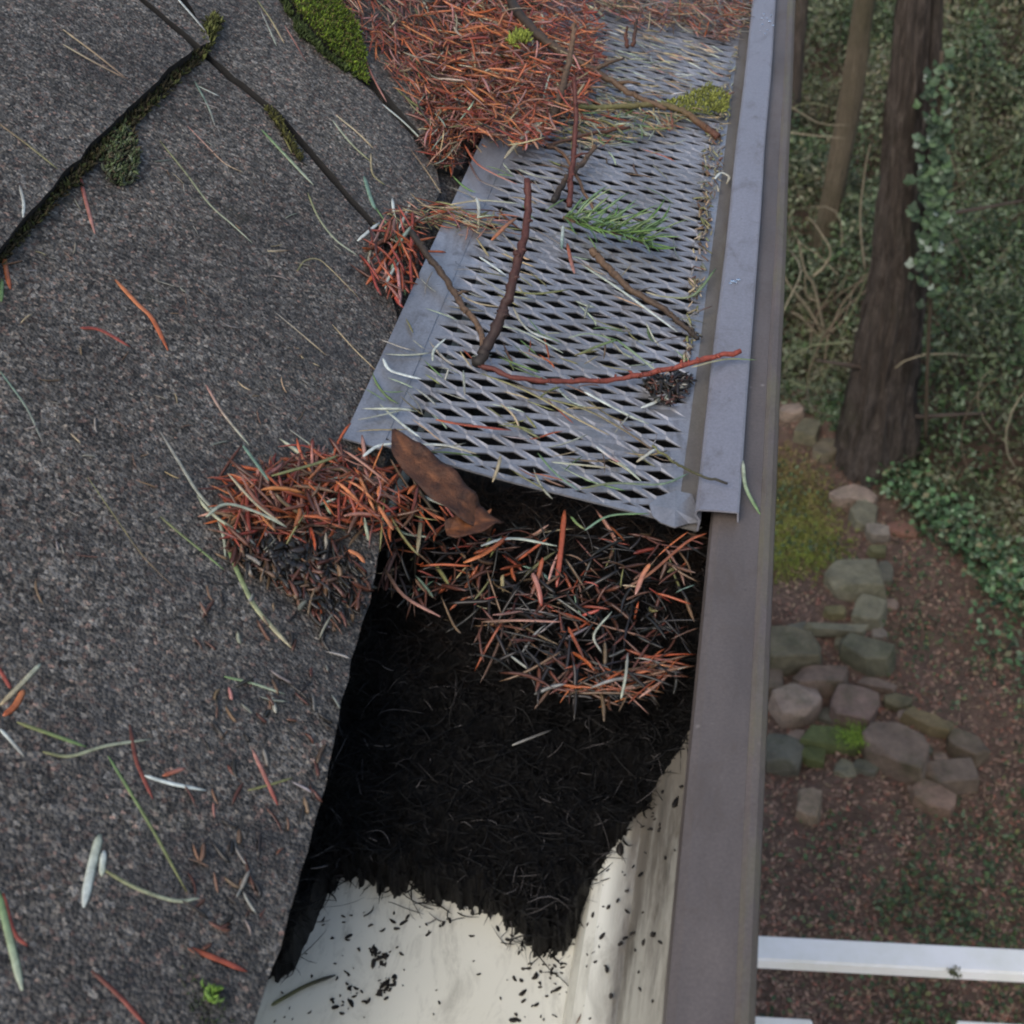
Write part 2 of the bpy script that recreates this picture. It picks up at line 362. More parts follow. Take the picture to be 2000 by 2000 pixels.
extrude('front_lip', [(-.0212, -.0075), (-.0216, -.003), (-.0208, -.0006), (-.019, .0), (-.0042, .0)], Y0, Y1, M_LIP, gut, thick=.0010, ny=60, wav=.0004)
extrude('rolled_bead', [(-.0040, -.0004), (-.0036, .0007), (-.0026, .0012), (-.0010, .0009), (.0003, -.0005), (.0006, -.0030), (.0002, -.011), (-.002, -.02), (-.009, -.027), (-.018, -.034), (-.027, -.043), (-.033, -.052), (-.05, -.0605), (-.12, -.062), (-.1515, -.060), (-.1525, -.01)], Y0, Y1, M_BEAD, gut, thick=.0008, ny=60, wav=.0004)

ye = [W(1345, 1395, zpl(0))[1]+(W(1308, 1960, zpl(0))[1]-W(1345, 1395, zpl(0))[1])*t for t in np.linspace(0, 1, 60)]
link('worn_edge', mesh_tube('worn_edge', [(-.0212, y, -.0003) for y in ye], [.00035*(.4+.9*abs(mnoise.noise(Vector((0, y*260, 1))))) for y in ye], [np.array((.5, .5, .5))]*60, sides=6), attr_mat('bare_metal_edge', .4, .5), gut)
M_WATER, _, b_ = mat('water', (1, 1, 1), .02, .5); b_.inputs['Transmission Weight'].default_value = 1.0; b_.inputs['IOR'].default_value = 1.33
bm = bmesh.new(); bmesh.ops.create_icosphere(bm, subdivisions=3, radius=1)
for v in bm.verts: v.co.z = max(v.co.z*.55, -.05)
dme = bpy.data.meshes.new('water_droplet'); bm.to_mesh(dme); bm.free(); dme.materials.append(M_WATER); dme.polygons.foreach_set('use_smooth', [True]*len(dme.polygons))
for k, (x, y) in enumerate([(1492, 28), (1498, 36), (1503, 42), (1489, 48), (1499, 58), (1506, 30), (1485, 60), (1494, 66), (1510, 50), (1488, 36), (1432, 549), (1437, 551), (1442, 546), (1427, 553)]):
    o = bpy.data.objects.new('water_droplet', dme); COL.objects.link(o); o.location = W(x, y, zpl(.0069)); o.scale = [random.uniform(.0006, .0016)]*3
    near = k > 9
    tag(o, 'tiny water droplet on the metal strip beside the green sprig' if near else 'tiny water droplet on the metal strip near the top of the photo', 'water droplet', 'droplets halfway along the strip' if near else 'droplets at the far end of the strip')

# ------------------------------------------------------------------ gutter guard
guard = empty('gutter_guard'); tag(guard, 'grey expanded metal gutter guard with diamond holes littered with needles', 'gutter guard')
GY0 = W(1290, 1008, guardpl())[1]; GY1 = 1.35
FL = .0145; FRW = .007                                     # flat flange left / right
def Gp(s, y, h=0.0):
    """point on the guard: s metres from its right edge to the left"""
    sag = -.0016*math.sin(math.pi*min(max(s/GW, 0), 1))+.0009*mnoise.noise(Vector((s*18, y*11, 0)))
    return GR+gdir*s+NG*(h+sag)+np.array([0, y, 0])
a_, b2_ = .0190, .0104                                     # diamond pitch across and along
V = []; Fq = []; vid = {}
def gv(s, y, h):
    k = (round(s, 5), round(y, 5), round(h, 5))
    if k not in vid: vid[k] = len(V); V.append(Gp(s, y, h))
    return vid[k]
span = GW-FL-FRW; nc = int(round(span/a_)); a_ = span/nc
rows = int((GY1-GY0)/b2_*2)
for j in range(rows+1):
    yc = GY0-.001+j*b2_/2
    for i in range(nc+1):
        sc = FRW+(i+(.5 if j % 2 else 0))*a_
        if sc > FRW+span+1e-6 or (j == 0): continue
        hx, hy = a_*.355, b2_*.36
        blocked = mnoise.noise(Vector((sc*26+3, yc*22, 1))) > .50 or random.random() < .012
        ou = [(sc-a_/2, yc, 0), (sc, yc-b2_/2, 0), (sc+a_/2, yc, 0), (sc, yc+b2_/2, 0)]
        if sc-a_/2 < FRW-1e-6: ou[0] = (FRW, yc, 0)
        if sc+a_/2 > FRW+span+1e-6: ou[2] = (FRW+span, yc, 0)
        e1 = abs(sc-FRW) < 1e-6; e2 = abs(sc-FRW-span) < 1e-6
        o_ = [gv(*p) for p in ou]
        if e1 or e2:
            if e1: Fq += [(o_[1], o_[2], o_[3])]
            else: Fq += [(o_[0], o_[1], o_[3])]
            continue
        tw = .0007*(1+.3*random.random())
        hx *= 1+.1*(random.random()-.5); hy *= 1+.16*(random.random()-.5)
        inn = [gv(sc-hx, yc, 0), gv(sc+.0003, yc-hy, tw), gv(sc+hx, yc, 0), gv(sc-.0003, yc+hy, -tw)]
        for q in range(4): Fq.append((o_[q], o_[(q+1) % 4], inn[(q+1) % 4], inn[q]))
        if blocked: Fq.append(tuple(inn))
me = bpy.data.meshes.new('mesh_sheet'); me.from_pydata([tuple(v) for v in V], [], Fq)
bm = bmesh.new(); bm.from_mesh(me); bmesh.ops.recalc_face_normals(bm, faces=bm.faces); bm.to_mesh(me); bm.free()
if sum(p.normal.z for p in me.polygons) < 0: me.flip_normals()
ms_ = link('mesh_sheet', me, M_GUARD, guard); md_ = ms_.modifiers.new('thickness', 'SOLIDIFY'); md_.thickness = .0007; md_.offset = 0
def flat_strip(name, s0, s1, y0, y1, m, h0=0, h1=0, ny=70, parent=guard, th=.0008, raggy=0.0, ns=5):
    bm = bmesh.new(); grid = []
    for j in range(ny+1):
        y = y0+(y1-y0)*j/ny
        if j == 0 and raggy: pass
        grid.append([bm.verts.new(Gp(s0+(s1-s0)*i/ns, y+(raggy*mnoise.noise(Vector((i*1.7, 3, 2))) if j == 0 else 0), h0+(h1-h0)*i/ns)) for i in range(ns+1)])
    for j in range(ny):
        for i in range(ns): bm.faces.new((grid[j][i], grid[j][i+1], grid[j+1][i+1], grid[j+1][i]))
    bmesh.ops.recalc_face_normals(bm, faces=bm.faces)
    me = bpy.data.meshes.new(name); bm.to_mesh(me); bm.free()
    if sum(p.normal.z for p in me.polygons) < 0: me.flip_normals()
    o = link(name, me, m, parent); q = o.modifiers.new('thickness', 'SOLIDIFY'); q.thickness = th; q.offset = 0; return o
flat_strip('cut_edge', FRW, GW-FL, GY0-.0012, GY0+.0022, M_GUARD, .0002, .0002, ny=3, ns=30)
flat_strip('back_flange', GW-FL-.0006, GW, GY0-.004, GY1, M_GUARD, .0004, .0004)
flat_strip('front_flange', 0, FRW+.0006, GY0-.003, GY1, M_FLNG, .0003, .0003)
xs = W(1357, 1012, zpl(.006))[0]; xe = W(1441, 1020, zpl(.006))[0]
extrude('clip_strip', [(GR[0], -.0042), (GR[0]+.0008, .0008), (xs-.0004, .0035), (xs, .0055), (xs+.0012, .0062), ((xs+xe)/2, .0064), (xe-.0008, .0062), (xe, .0056), (xe+.0002, .0012)], GY0-.003, GY1, M_STRIP, guard, thick=-.0007, ny=60, wav=.0005)
# torn corner tab at the near right end of the sheet
bm = bmesh.new(); pts = [(1268, 985), (1275, 1008), (1290, 1020), (1318, 1030), (1345, 1022), (1368, 1020), (1362, 995), (1352, 965), (1320, 958), (1285, 970)]
c0 = bm.verts.new(W(1318, 995, guardpl(.0035))); rv = [bm.verts.new(W(x, y, guardpl(.0012+.002*random.random()))) for x, y in pts]
for i in range(len(rv)): bm.faces.new((c0, rv[i], rv[(i+1) % len(rv)]))
bmesh.ops.recalc_face_normals(bm, faces=bm.faces)
me = bpy.data.meshes.new('corner_tab'); bm.to_mesh(me); bm.free(); o = link('corner_tab', me, M_GUARD, guard); q = o.modifiers.new('thickness', 'SOLIDIFY'); q.thickness = .0006

# ------------------------------------------------------------------ needle colours
CN = {'red': (.24, .052, .033), 'rust': (.31, .078, .028), 'orange': (.45, .16, .06), 'pink': (.36, .18, .14), 'dark': (.09, .035, .022),
      'white': (.50, .54, .50), 'pale': (.33, .36, .27), 'maroon': (.085, .026, .020), 'tan': (.36, .28, .16), 'olive': (.17, .17, .065), 'green': (.12, .20, .07), 'teal': (.14, .22, .16),
      'grey': (.22, .21, .18), 'brown': (.14, .085, .05), 'black': (.02, .017, .014), 'straw': (.36, .31, .2)}
def pick(mix, n):
    ks = list(mix); p = np.array([mix[k] for k in ks], float); p /= p.sum()
    ix = rng.choice(len(ks), n, p=p); C = np.array([CN[ks[i]] for i in ix])
    return C*rng.uniform(.6, 1.35, (n, 1))*rng.uniform(.9, 1.1, (n, 3))
def in_poly(x, y, poly):
    ins = np.zeros(len(x), bool); n = len(poly)
    for i in range(n):
        x1, y1 = poly[i]; x2, y2 = poly[(i+1) % n]
        c = ((y1 > y) != (y2 > y)) & (x < (x2-x1)*(y-y1)/((y2-y1) or 1e-9)+x1); ins ^= c
    return ins
def sample(poly, n):
    P = np.array(poly, float); out = []
    lo, hi = P.min(0), P.max(0)
    while len(out) < n:
        q = rng.uniform(lo, hi, (n*3, 2)); q = q[in_poly(q[:, 0], q[:, 1], poly)]; out += list(q)
    return np.array(out[:n])
def bulk(poly, n, sf, h, mix, L=(.009, .025), Wd=(.00028, .00062), tilt=.3, bend=.075, adir=None, aspread=1.0, dark_low=True):
    """loose needles heaped over an area of a real surface"""
    px = sample(poly, n); hh = rng.uniform(0, 1, n)**1.3*h
    n_, p0 = surf(sf); D = np.array([ray(x, y) for x, y in px]); 
    t = ((p0+0*D+n_*1.0*hh[:, None]-CAM)@n_)/(D@n_); P = CAM+D*t[:, None]
    ang = rng.uniform(0, 2*math.pi, n) if adir is None else adir+rng.normal(0, aspread, n)
    ax = np.array([n_[2], 0, -n_[0]]); d = np.cos(ang)[:, None]*ax+np.sin(ang)[:, None]*np.array([0, 1., 0])+n_*rng.normal(0, tilt, n)[:, None]
    d /= np.linalg.norm(d, axis=1)[:, None]; ln = rng.uniform(*L, n)
    P = P-d*ln[:, None]/2; B = rng.normal(0, bend, (n, 3))*ln[:, None]*.6
    N = rng.normal(0, .5, (n, 3))+n_
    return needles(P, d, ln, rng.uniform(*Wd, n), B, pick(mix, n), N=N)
def pile(name, label, cat, parts, m=None):
    V, Q, C = merge(parts); me = mesh_np(name, V, Q, C); o = link(name, me, m or M_ND)
    put(o, V.mean(0)); return tag(o, label, cat, kind='stuff')
RED = {'red': 3, 'rust': 4, 'orange': 1.8, 'pink': 5, 'brown': 2, 'tan': 1.6, 'dark': 2.4, 'olive': .6, 'pale': .7, 'maroon': 2, 'black': .8}
P1 = [(632, -60), (655, 10), (700, 60), (745, 120), (790, 190), (840, 268), (848, 325), (900, 292), (985, 300), (1075, 290), (1110, 235), (1165, 205), (1205, 140), (1190, 80), (1160, 40), (1150, -60)]
P1b = [(700, -60), (760, 60), (850, 150), (900, 262), (1040, 285), (1100, 220), (1170, 170), (1175, 60), (1140, -60)]
P1c = [(590, -60), (640, 20), (700, 70), (780, 60), (860, -40), (860, -80)]
pile('needle_pile', 'thick heap of rusty red conifer needles over the far left side of the guard', 'needle pile',
     [bulk(P1, 900, 'roof', .005, RED, tilt=.15), bulk(P1, 1000, 'roof', .006, RED, tilt=.15, adir=-1.0, aspread=.5), bulk(P1b, 2100, 'guard', .016, RED, tilt=.22), bulk(P1b, 900, 'guard', .021, {'pink': 3, 'orange': 4, 'rust': 3, 'straw': 1, 'red': 2}, tilt=.2, Wd=(.0005, .0009)), bulk([(860, 130), (905, 270), (880, 330), (830, 260)], 260, 'roof', .008, RED, adir=1.4, aspread=.5)])
P2 = [(1120, -60), (1165, 15), (1250, 45), (1330, 50), (1400, 80), (1465, 60), (1478, -60)]
pile('needle_pile', 'mixed brown and pink needles heaped at the far end of the guard beside the strip', 'needle pile',
     [bulk(P2, 1100, 'guard', .009, {'pink': 3, 'brown': 3, 'tan': 2, 'grey': 2, 'rust': 2, 'dark': 2}, tilt=.2)])
P3 = [(1120, 60), (1250, 55), (1410, 95), (1400, 150), (1330, 190), (1250, 215), (1180, 250), (1120, 240), (1160, 160)]
pile('needle_litter', 'dry whitish needle litter caught on the far mesh behind the mossy twig', 'needle litter',
     [bulk(P3, 230, 'guard', .002, {'straw': 3, 'white': 2, 'tan': 2, 'pink': 1, 'pale': 2, 'grey': 2}, L=(.008, .016), Wd=(.0003, .0006), tilt=.06, adir=0.0, aspread=.5),
      bulk([(1110, 190), (1290, 200), (1400, 220), (1250, 265), (1140, 290), (1090, 270)], 200, 'guard', .004, {'tan': 3, 'olive': 2, 'green': 1, 'rust': 1, 'pale': 2}, tilt=.1)])
P4 = [(398, 940), (440, 905), (500, 915), (560, 905), (625, 868), (700, 872), (765, 900), (800, 950), (860, 985), (900, 1010), (860, 1050), (760, 1045), (700, 1050), (600, 1060), (520, 1045), (440, 1055), (418, 1000)]
P4b = [(470, 930), (640, 880), (740, 905), (770, 960), (700, 1020), (560, 1010), (440, 1010)]
pile('needle_pile', 'orange red needle heap spilling onto the shingles at the near corner of the guard', 'needle pile',
     [bulk(P4, 260, 'roof', .005, {'rust': 4, 'orange': 1.5, 'red': 3, 'pink': 3, 'dark': 5, 'brown': 4, 'olive': 1, 'pale': 1}, L=(.006, .024), Wd=(.0003, .0009)),
      bulk(P4b, 280, 'roof', .009, {'rust': 5, 'orange': 2.5, 'red': 4, 'pink': 3, 'dark': 3, 'brown': 2}, L=(.008, .024), Wd=(.0003, .0011))])
P5 = [(725, 1045), (860, 1010), (1000, 1040), (1180, 1040), (1376, 1040), (1372, 1160), (1345, 1290), (1290, 1370), (1180, 1370), (1060, 1350), (1000, 1260), (860, 1230), (760, 1170)]
pile('needle_pile', 'dark wet red and brown needles mixed into the muck just below the cut end of the guard', 'needle pile',
     [bulk([(725, 1040), (1000, 1020), (1370, 1040), (1360, 1170), (1180, 1220), (860, 1210), (760, 1160)], 330, 'heap', .008, {'red': 1.2, 'rust': 1.8, 'brown': 3, 'dark': 6, 'pink': .6, 'tan': .3, 'olive': .9, 'teal': .5, 'black': 12}, tilt=.6, L=(.006, .02), Wd=(.0003, .0009)),
      bulk([(900, 1180), (1350, 1180), (1330, 1330), (1120, 1370), (960, 1300)], 150, 'heap', .003, {'dark': 4, 'brown': 1.2, 'grey': 1.5, 'rust': .5, 'black': 8}, tilt=.35, Wd=(.0004, .0008)),
      bulk([(1075, 1345), (1180, 1330), (1290, 1270), (1325, 1300), (1280, 1345), (1180, 1370)], 60, 'heap', .002, {'rust': 4, 'orange': 2, 'pink': 1, 'pale': 1, 'brown': 3, 'dark': 2}, adir=.35, aspread=.5, tilt=.2)])
P6 = [(715, 480), (760, 430), (820, 420), (830, 470), (810, 540), (770, 580), (730, 560), (705, 520)]
pile('needle_pile', 'small clump of red needles on the shingle edge left of the upright twig', 'needle pile',
     [bulk(P6, 90, 'roof', .008, {'red': 4, 'rust': 3, 'pink': 2, 'dark': 2, 'green': 1, 'pale': 1}, adir=1.9, aspread=.6, Wd=(.0006, .0011)),
      bulk([(730, 400), (860, 395), (1010, 420), (960, 450), (830, 440), (740, 460)], 110, 'guard', .004, {'rust': 3, 'olive': 2, 'tan': 3, 'pink': 2, 'pale': 2, 'dark': 2}, adir=.1, aspread=.7, tilt=.12)])
pile('needle_litter', 'thin scatter of small dead needles over the diamond mesh in front of the heap', 'needle litter',
     [bulk([(930, 300), (1395, 265), (1385, 480), (1340, 700), (1300, 960), (1100, 960), (800, 880), (700, 860), (800, 560)], 170, 'guard', .0012, {'tan': 3, 'pale': 3, 'olive': 3, 'grey': 3, 'rust': 1, 'brown': 2, 'green': 2}, L=(.008, .022), Wd=(.0003, .0006), tilt=.04, adir=2.85, aspread=.7)])
pile('needle_litter', 'crumbly brown debris caught in the channel between mesh and strip', 'needle litter',
     [bulk([(1378, 260), (1395, 260), (1440, 20), (1452, 20), (1395, 420), (1352, 700), (1335, 700)], 260, 'guard', .002, {'tan': 3, 'straw': 2, 'brown': 3, 'olive': 2, 'grey': 2}, L=(.003, .009), Wd=(.0004, .0008), adir=1.57, aspread=.5, tilt=.1)])
pile('debris_and_shadow', 'dark crumbly dirt and broken bits on the shingle below the orange heap, the black ones standing in for shadow', 'debris',
     [bulk([(430, 1040), (600, 1050), (700, 1080), (715, 1180), (640, 1230), (560, 1150), (470, 1110)], 420, 'roof', .0035, {'black': 7, 'dark': 3, 'brown': 2, 'grey': 1}, L=(.003, .012), Wd=(.0004, .0010), adir=2.2, aspread=.6),
      bulk([(520, 1060), (590, 1060), (580, 1110), (540, 1110)], 120, 'roof', .004, {'black': 6}, L=(.003, .010), Wd=(.0008, .0018))])  # real debris, with black bits also standing in for shadow below the heap
pile('needle_litter', 'short broken needle bits sprinkled over the shingles near the eave', 'needle litter',
     [bulk([(380, 1000), (560, 1060), (690, 1120), (700, 1200), (620, 1540), (540, 1800), (350, 1900), (380, 1300)], 120, 'roof', .001, {'brown': 5, 'grey': 4, 'pink': .5, 'dark': 5, 'black': 4}, L=(.003, .009), Wd=(.0004, .0008), tilt=.1, adir=2.2, aspread=.6),
      bulk([(0, 500), (380, 120), (690, 460), (640, 800), (380, 900), (0, 1300)], 70, 'roof', .0008, {'grey': 3, 'brown': 3, 'tan': 2}, L=(.003, .010), Wd=(.0002, .0004), tilt=.05)])

# ------------------------------------------------------------------ single needles (each its own object)
def needle(path, wpx, col, label, sf='roof', lift=0.0, hs=None, group=None, tip=None, cat='needle', name='conifer_needle'):
    """path in photo pixels laid on surface sf; wpx full width in pixels"""
    P = []
    for i, (x, y) in enumerate(path):
        h = hs[i] if hs else lift
        P.append(W(x, y, surf(sf, h)))
    P = smooth_path(P, 5); n_ = surf(sf)[0]; d = np.linalg.norm(P-CAM, axis=1).mean(); r = wpx/2*d/F*.86
    P = P+n_*r*.2; t = np.linspace(0, 1, len(P)); R = r*np.clip(np.minimum((t+.03)/.15, (1.03-t)/.22), .12, 1)**.6
    c = np.array(CN[col]); c2 = np.array(CN[tip]) if tip else c*.85
    C = c[None]*(1-t[:, None])+c2[None]*t[:, None]; C = C*rng.uniform(.9, 1.1, (len(P), 1))
    me = mesh_tube(name, P, R, C, sides=6, flat=.34, nrm=n_); o = link(name, me, M_ND); put(o, P[len(P)//2])
    return tag(o, label, cat, group)
S = [
 ([(225, 547), (268, 594), (297, 623), (328, 685)], 12, 'orange', 'bright orange curved needle in the middle of the upper shingle', 'roof', 'rust'),
 ([(156, 641), (196, 645), (254, 678)], 10, 'red', 'short dull red needle left of the bright orange one', 'roof', 'red'),
 ([(156, 344), (167, 391), (185, 457)], 9, 'red', 'red needle hanging from the shingle step below the moss tuft', 'roof', 'pink'),
 ([(123, 58), (181, 101), (250, 156)], 6, 'tan', 'upper of two joined tan needles on the top left shingle', 'tab', 'brown'),
 ([(123, 87), (181, 120), (250, 156)], 6, 'straw', 'lower of two joined tan needles on the top left shingle', 'tab', 'brown'),
 ([(-20, 228), (54, 283), (112, 330)], 6, 'brown', 'thin brown stem at the left edge of the top left shingle', 'tab', 'olive'),
 ([(38, 362), (46, 395), (45, 425)], 7, 'grey', 'faint grey needle just above the shingle step at far left', 'tab', 'white'),
 ([(312, 275), (362, 337), (409, 399), (455, 440), (493, 475)], 5, 'olive', 'long thin grey green needle right of the moss tuft', 'roof', 'pale'),
 ([(366, 246), (409, 290), (440, 320), (475, 337)], 4, 'pink', 'thin pinkish needle between moss tuft and diagonal slot', 'roof', 'tan'),
 ([(380, 159), (406, 207), (420, 246)], 5, 'teal', 'small pale green needle just below the mossy shingle corner', 'roof', 'grey'),
 ([(384, 167), (428, 188)], 4, 'pale', 'tiny pale side needle below the mossy shingle corner', 'roof', 'white'),
 ([(511, 254), (565, 312), (612, 362)], 9, 'green', 'fat light green needle beside the diagonal slot', 'roof', 'pale'),
 ([(516, 205), (545, 245), (570, 300)], 7, 'olive', 'olive yellow needle lying in the diagonal slot', 'roof', 'olive'),
 ([(601, 377), (622, 425), (655, 468), (699, 500)], 6, 'olive', 'curved olive needle running down to the red clump', 'roof', 'pale'),
 ([(580, 530), (595, 510), (620, 506), (645, 525), (699, 580)], 4, 'olive', 'hooked thin olive stem left of the red clump', 'roof', 'tan'),
 ([(540, 612), (580, 645), (638, 695)], 4, 'grey', 'thin grey stem on the shingle left of the guard', 'roof', 'tan'),
 ([(649, 634), (690, 680), (735, 724)], 4, 'tan', 'thin tan stem touching the left flange of the guard', 'roof', 'tan'),
 ([(522, 491), (565, 489)], 6, 'straw', 'very short pale fleck on the shingle above the hooked stem', 'roof', 'brown'),
 ([(649, 235), (685, 280), (724, 316)], 6, 'pale', 'left of two parallel pale needles below the bright moss', 'roof', 'olive'),
 ([(656, 225), (698, 259), (729, 290)], 6, 'straw', 'right of two parallel pale needles below the bright moss', 'roof', 'tan'),
 ([(724, 300), (728, 340), (752, 362)], 5, 'tan', 'small bent tan needle under the two parallel pale ones', 'roof', 'olive'),
 ([(747, 204), (791, 241), (830, 280)], 6, 'white', 'straight whitish stick on the shingle left of the big red heap', 'roof', 'pale'),
 ([(705, 95), (727, 148), (755, 200)], 5, 'rust', 'reddish stem leading from the bright moss to the whitish stick', 'roof', 'pink'),
 ([(802, 292), (833, 334), (862, 378)], 4, 'brown', 'brown stem ending at the upper corner of the guard flange', 'roof', 'tan'),
 ([(711, 345), (724, 388), (733, 410)], 11, 'teal', 'short broad blue green needle above the red clump', 'roof', 'teal'),
 ([(730, 400), (758, 442)], 5, 'green', 'thin green needle continuing below the broad blue green one', 'roof', 'green'),
 ([(766, 388), (771, 430)], 8, 'white', 'upright white needle stub above the red clump', 'roof', 'white'),
 ([(698, 471), (741, 435)], 8, 'white', 'slanted white needle stub at the left of the red clump', 'roof', 'white'),
 ([(804, 393), (779, 448)], 7, 'straw', 'pale pink slanted stub above the red clump', 'roof', 'white'),
 ([(740, 472), (770, 462), (800, 470)], 8, 'pale', 'pale green needle lying across the top of the red clump', 'roof', 'olive'),
 ([(402, 752), (436, 808), (486, 869)], 7, 'pink', 'pinkish brown needle above the near orange heap', 'roof', 'pale'),
 ([(564, 838), (592, 858), (630, 886)], 5, 'grey', 'faint grey stem near the guard corner above the orange heap', 'roof', 'pale'),
 ([(314, 845), (357, 915), (384, 959), (420, 1003), (437, 1050), (440, 1090)], 9, 'grey', 'long pale blue green needle running into the left side of the orange heap', 'roof', 'pale'),
 ([(444, 1066), (464, 1117), (495, 1181), (531, 1225), (569, 1266)], 13, 'green', 'thick green needle with yellow tip below the orange heap', 'roof', 'straw'),
 ([(313, 1009), (350, 1041), (402, 1083), (437, 1113)], 6, 'olive', 'thin green needle meeting the thick green one from the left', 'roof', 'green'),
 ([(620, 1080), (616, 1140), (628, 1200)], 10, 'rust', 'rusty needle hanging down from the orange heap toward the muck', 'roof', 'rust'),
 ([(438, 1322), (490, 1334), (556, 1356)], 7, 'green', 'short bright green needle midway down the near shingle', 'roof', 'pale'),
 ([(0, 725), (52, 797), (83, 864)], 5, 'teal', 'faint blue green needle at the left edge of the shingle', 'roof', 'grey'),
 ([(171, 932), (225, 1010), (280, 1087), (342, 1149)], 3, 'olive', 'very thin dark stem on the shingle left of the thick green needle', 'roof', 'brown'),
 ([(79, 1297), (41, 1337), (0, 1378)], 11, 'pale', 'pale needle crossing an orange one at the left edge', 'roof', 'tan'),
 ([(46, 1348), (30, 1378), (6, 1399)], 14, 'orange', 'orange needle crossed by a pale one at the left edge', 'roof', 'rust'),
 ([(-6, 1300), (12, 1330), (20, 1345)], 9, 'red', 'short red needle at the left edge above the orange one', 'roof', 'red'),
 ([(0, 1424), (22, 1448), (48, 1479)], 8, 'white', 'white needle at the left edge below the orange one', 'roof', 'grey'),
 ([(33, 1411), (104, 1436), (168, 1459)], 9, 'olive', 'green brown needle lying above the pale curved one', 'roof', 'green'),
 ([(83, 1469), (137, 1477), (207, 1457), (294, 1444)], 8, 'olive', 'long pale curved needle reaching the dark red twig', 'roof', 'pale'),
 ([(211, 1477), (257, 1552), (306, 1635), (364, 1742)], 7, 'green', 'long straight green needle slanting down the near shingle', 'roof', 'olive'),
 ([(253, 1415), (265, 1482), (280, 1520), (298, 1560)], 9, 'dark', 'dark red twig piece beside the white needle', 'roof', 'red'),
 ([(282, 1515), (335, 1531), (402, 1544)], 9, 'white', 'bright white needle on the near shingle', 'roof', 'white'),
 ([(317, 1516), (362, 1500)], 10, 'rust', 'stubby orange needle just above the bright white one', 'roof', 'pink'),
 ([(493, 1465), (518, 1519), (542, 1573)], 10, 'pink', 'pink and red needle near the eave', 'roof', 'red'),
 ([(484, 1544), (530, 1532), (571, 1519)], 6, 'olive', 'olive needle crossing the pink and red one near the eave', 'roof', 'olive'),
 ([(195, 1631), (178, 1697), (163, 1773)], 20, 'pale', 'broad whitish green needle standing out on the lower shingle', 'roof', 'white'),
 ([(203, 1662), (198, 1712)], 14, 'white', 'white stub lying against the broad whitish green needle', 'roof', 'pale'),
 ([(202, 1699), (265, 1734), (340, 1759), (389, 1755)], 9, 'olive', 'yellow green needle running right from the broad whitish one', 'roof', 'pale'),
 ([(-4, 1740), (21, 1842), (43, 1935)], 17, 'green', 'broad yellow green needle at the lower left edge', 'roof', 'pale'),
 ([(6, 1745), (27, 1821), (54, 1848)], 9, 'red', 'red needle half under the broad yellow green one', 'roof', 'red'),
 ([(368, 1852), (418, 1871), (482, 1898)], 13, 'rust', 'orange red needle near the bottom of the shingle', 'roof', 'red'),
 ([(178, 1896), (232, 1945), (285, 2004)], 10, 'dark', 'dark red stem leaving the bottom edge of the photo', 'roof', 'red'),
 ([(5, 425), (7, 471), (3, 490)], 12, 'straw', 'pale orange needle end at the left edge beside the shingle step', 'roof', 'orange'),
 ([(7, 500), (12, 530), (20, 565)], 11, 'orange', 'orange needle at the left edge below the shingle step', 'roof', 'rust'),
 ([(4, 545), (2, 590)], 9, 'green', 'green needle end at the left edge under the orange one', 'roof', 'green'),
 ([(345, -4), (375, 30), (402, 62)], 6, 'white', 'pale needle on the narrow shingle at the top', 'tab', 'grey'),
 ([(502, 0), (530, 40), (555, 85)], 5, 'olive', 'olive stem left of the bright moss at the top', 'roof', 'tan'),
 ([(510, 22), (528, 62), (540, 90)], 4, 'grey', 'grey stem next to the olive one left of the bright moss', 'roof', 'pale'),
 ([(556, 50), (580, 90), (598, 122)], 4, 'pink', 'thin pink stem touching the foot of the bright moss', 'roof', 'dark'),
]
for p, wd, c, lab, sf, tip in S: needle(p, wd, c, lab, sf, tip=tip)
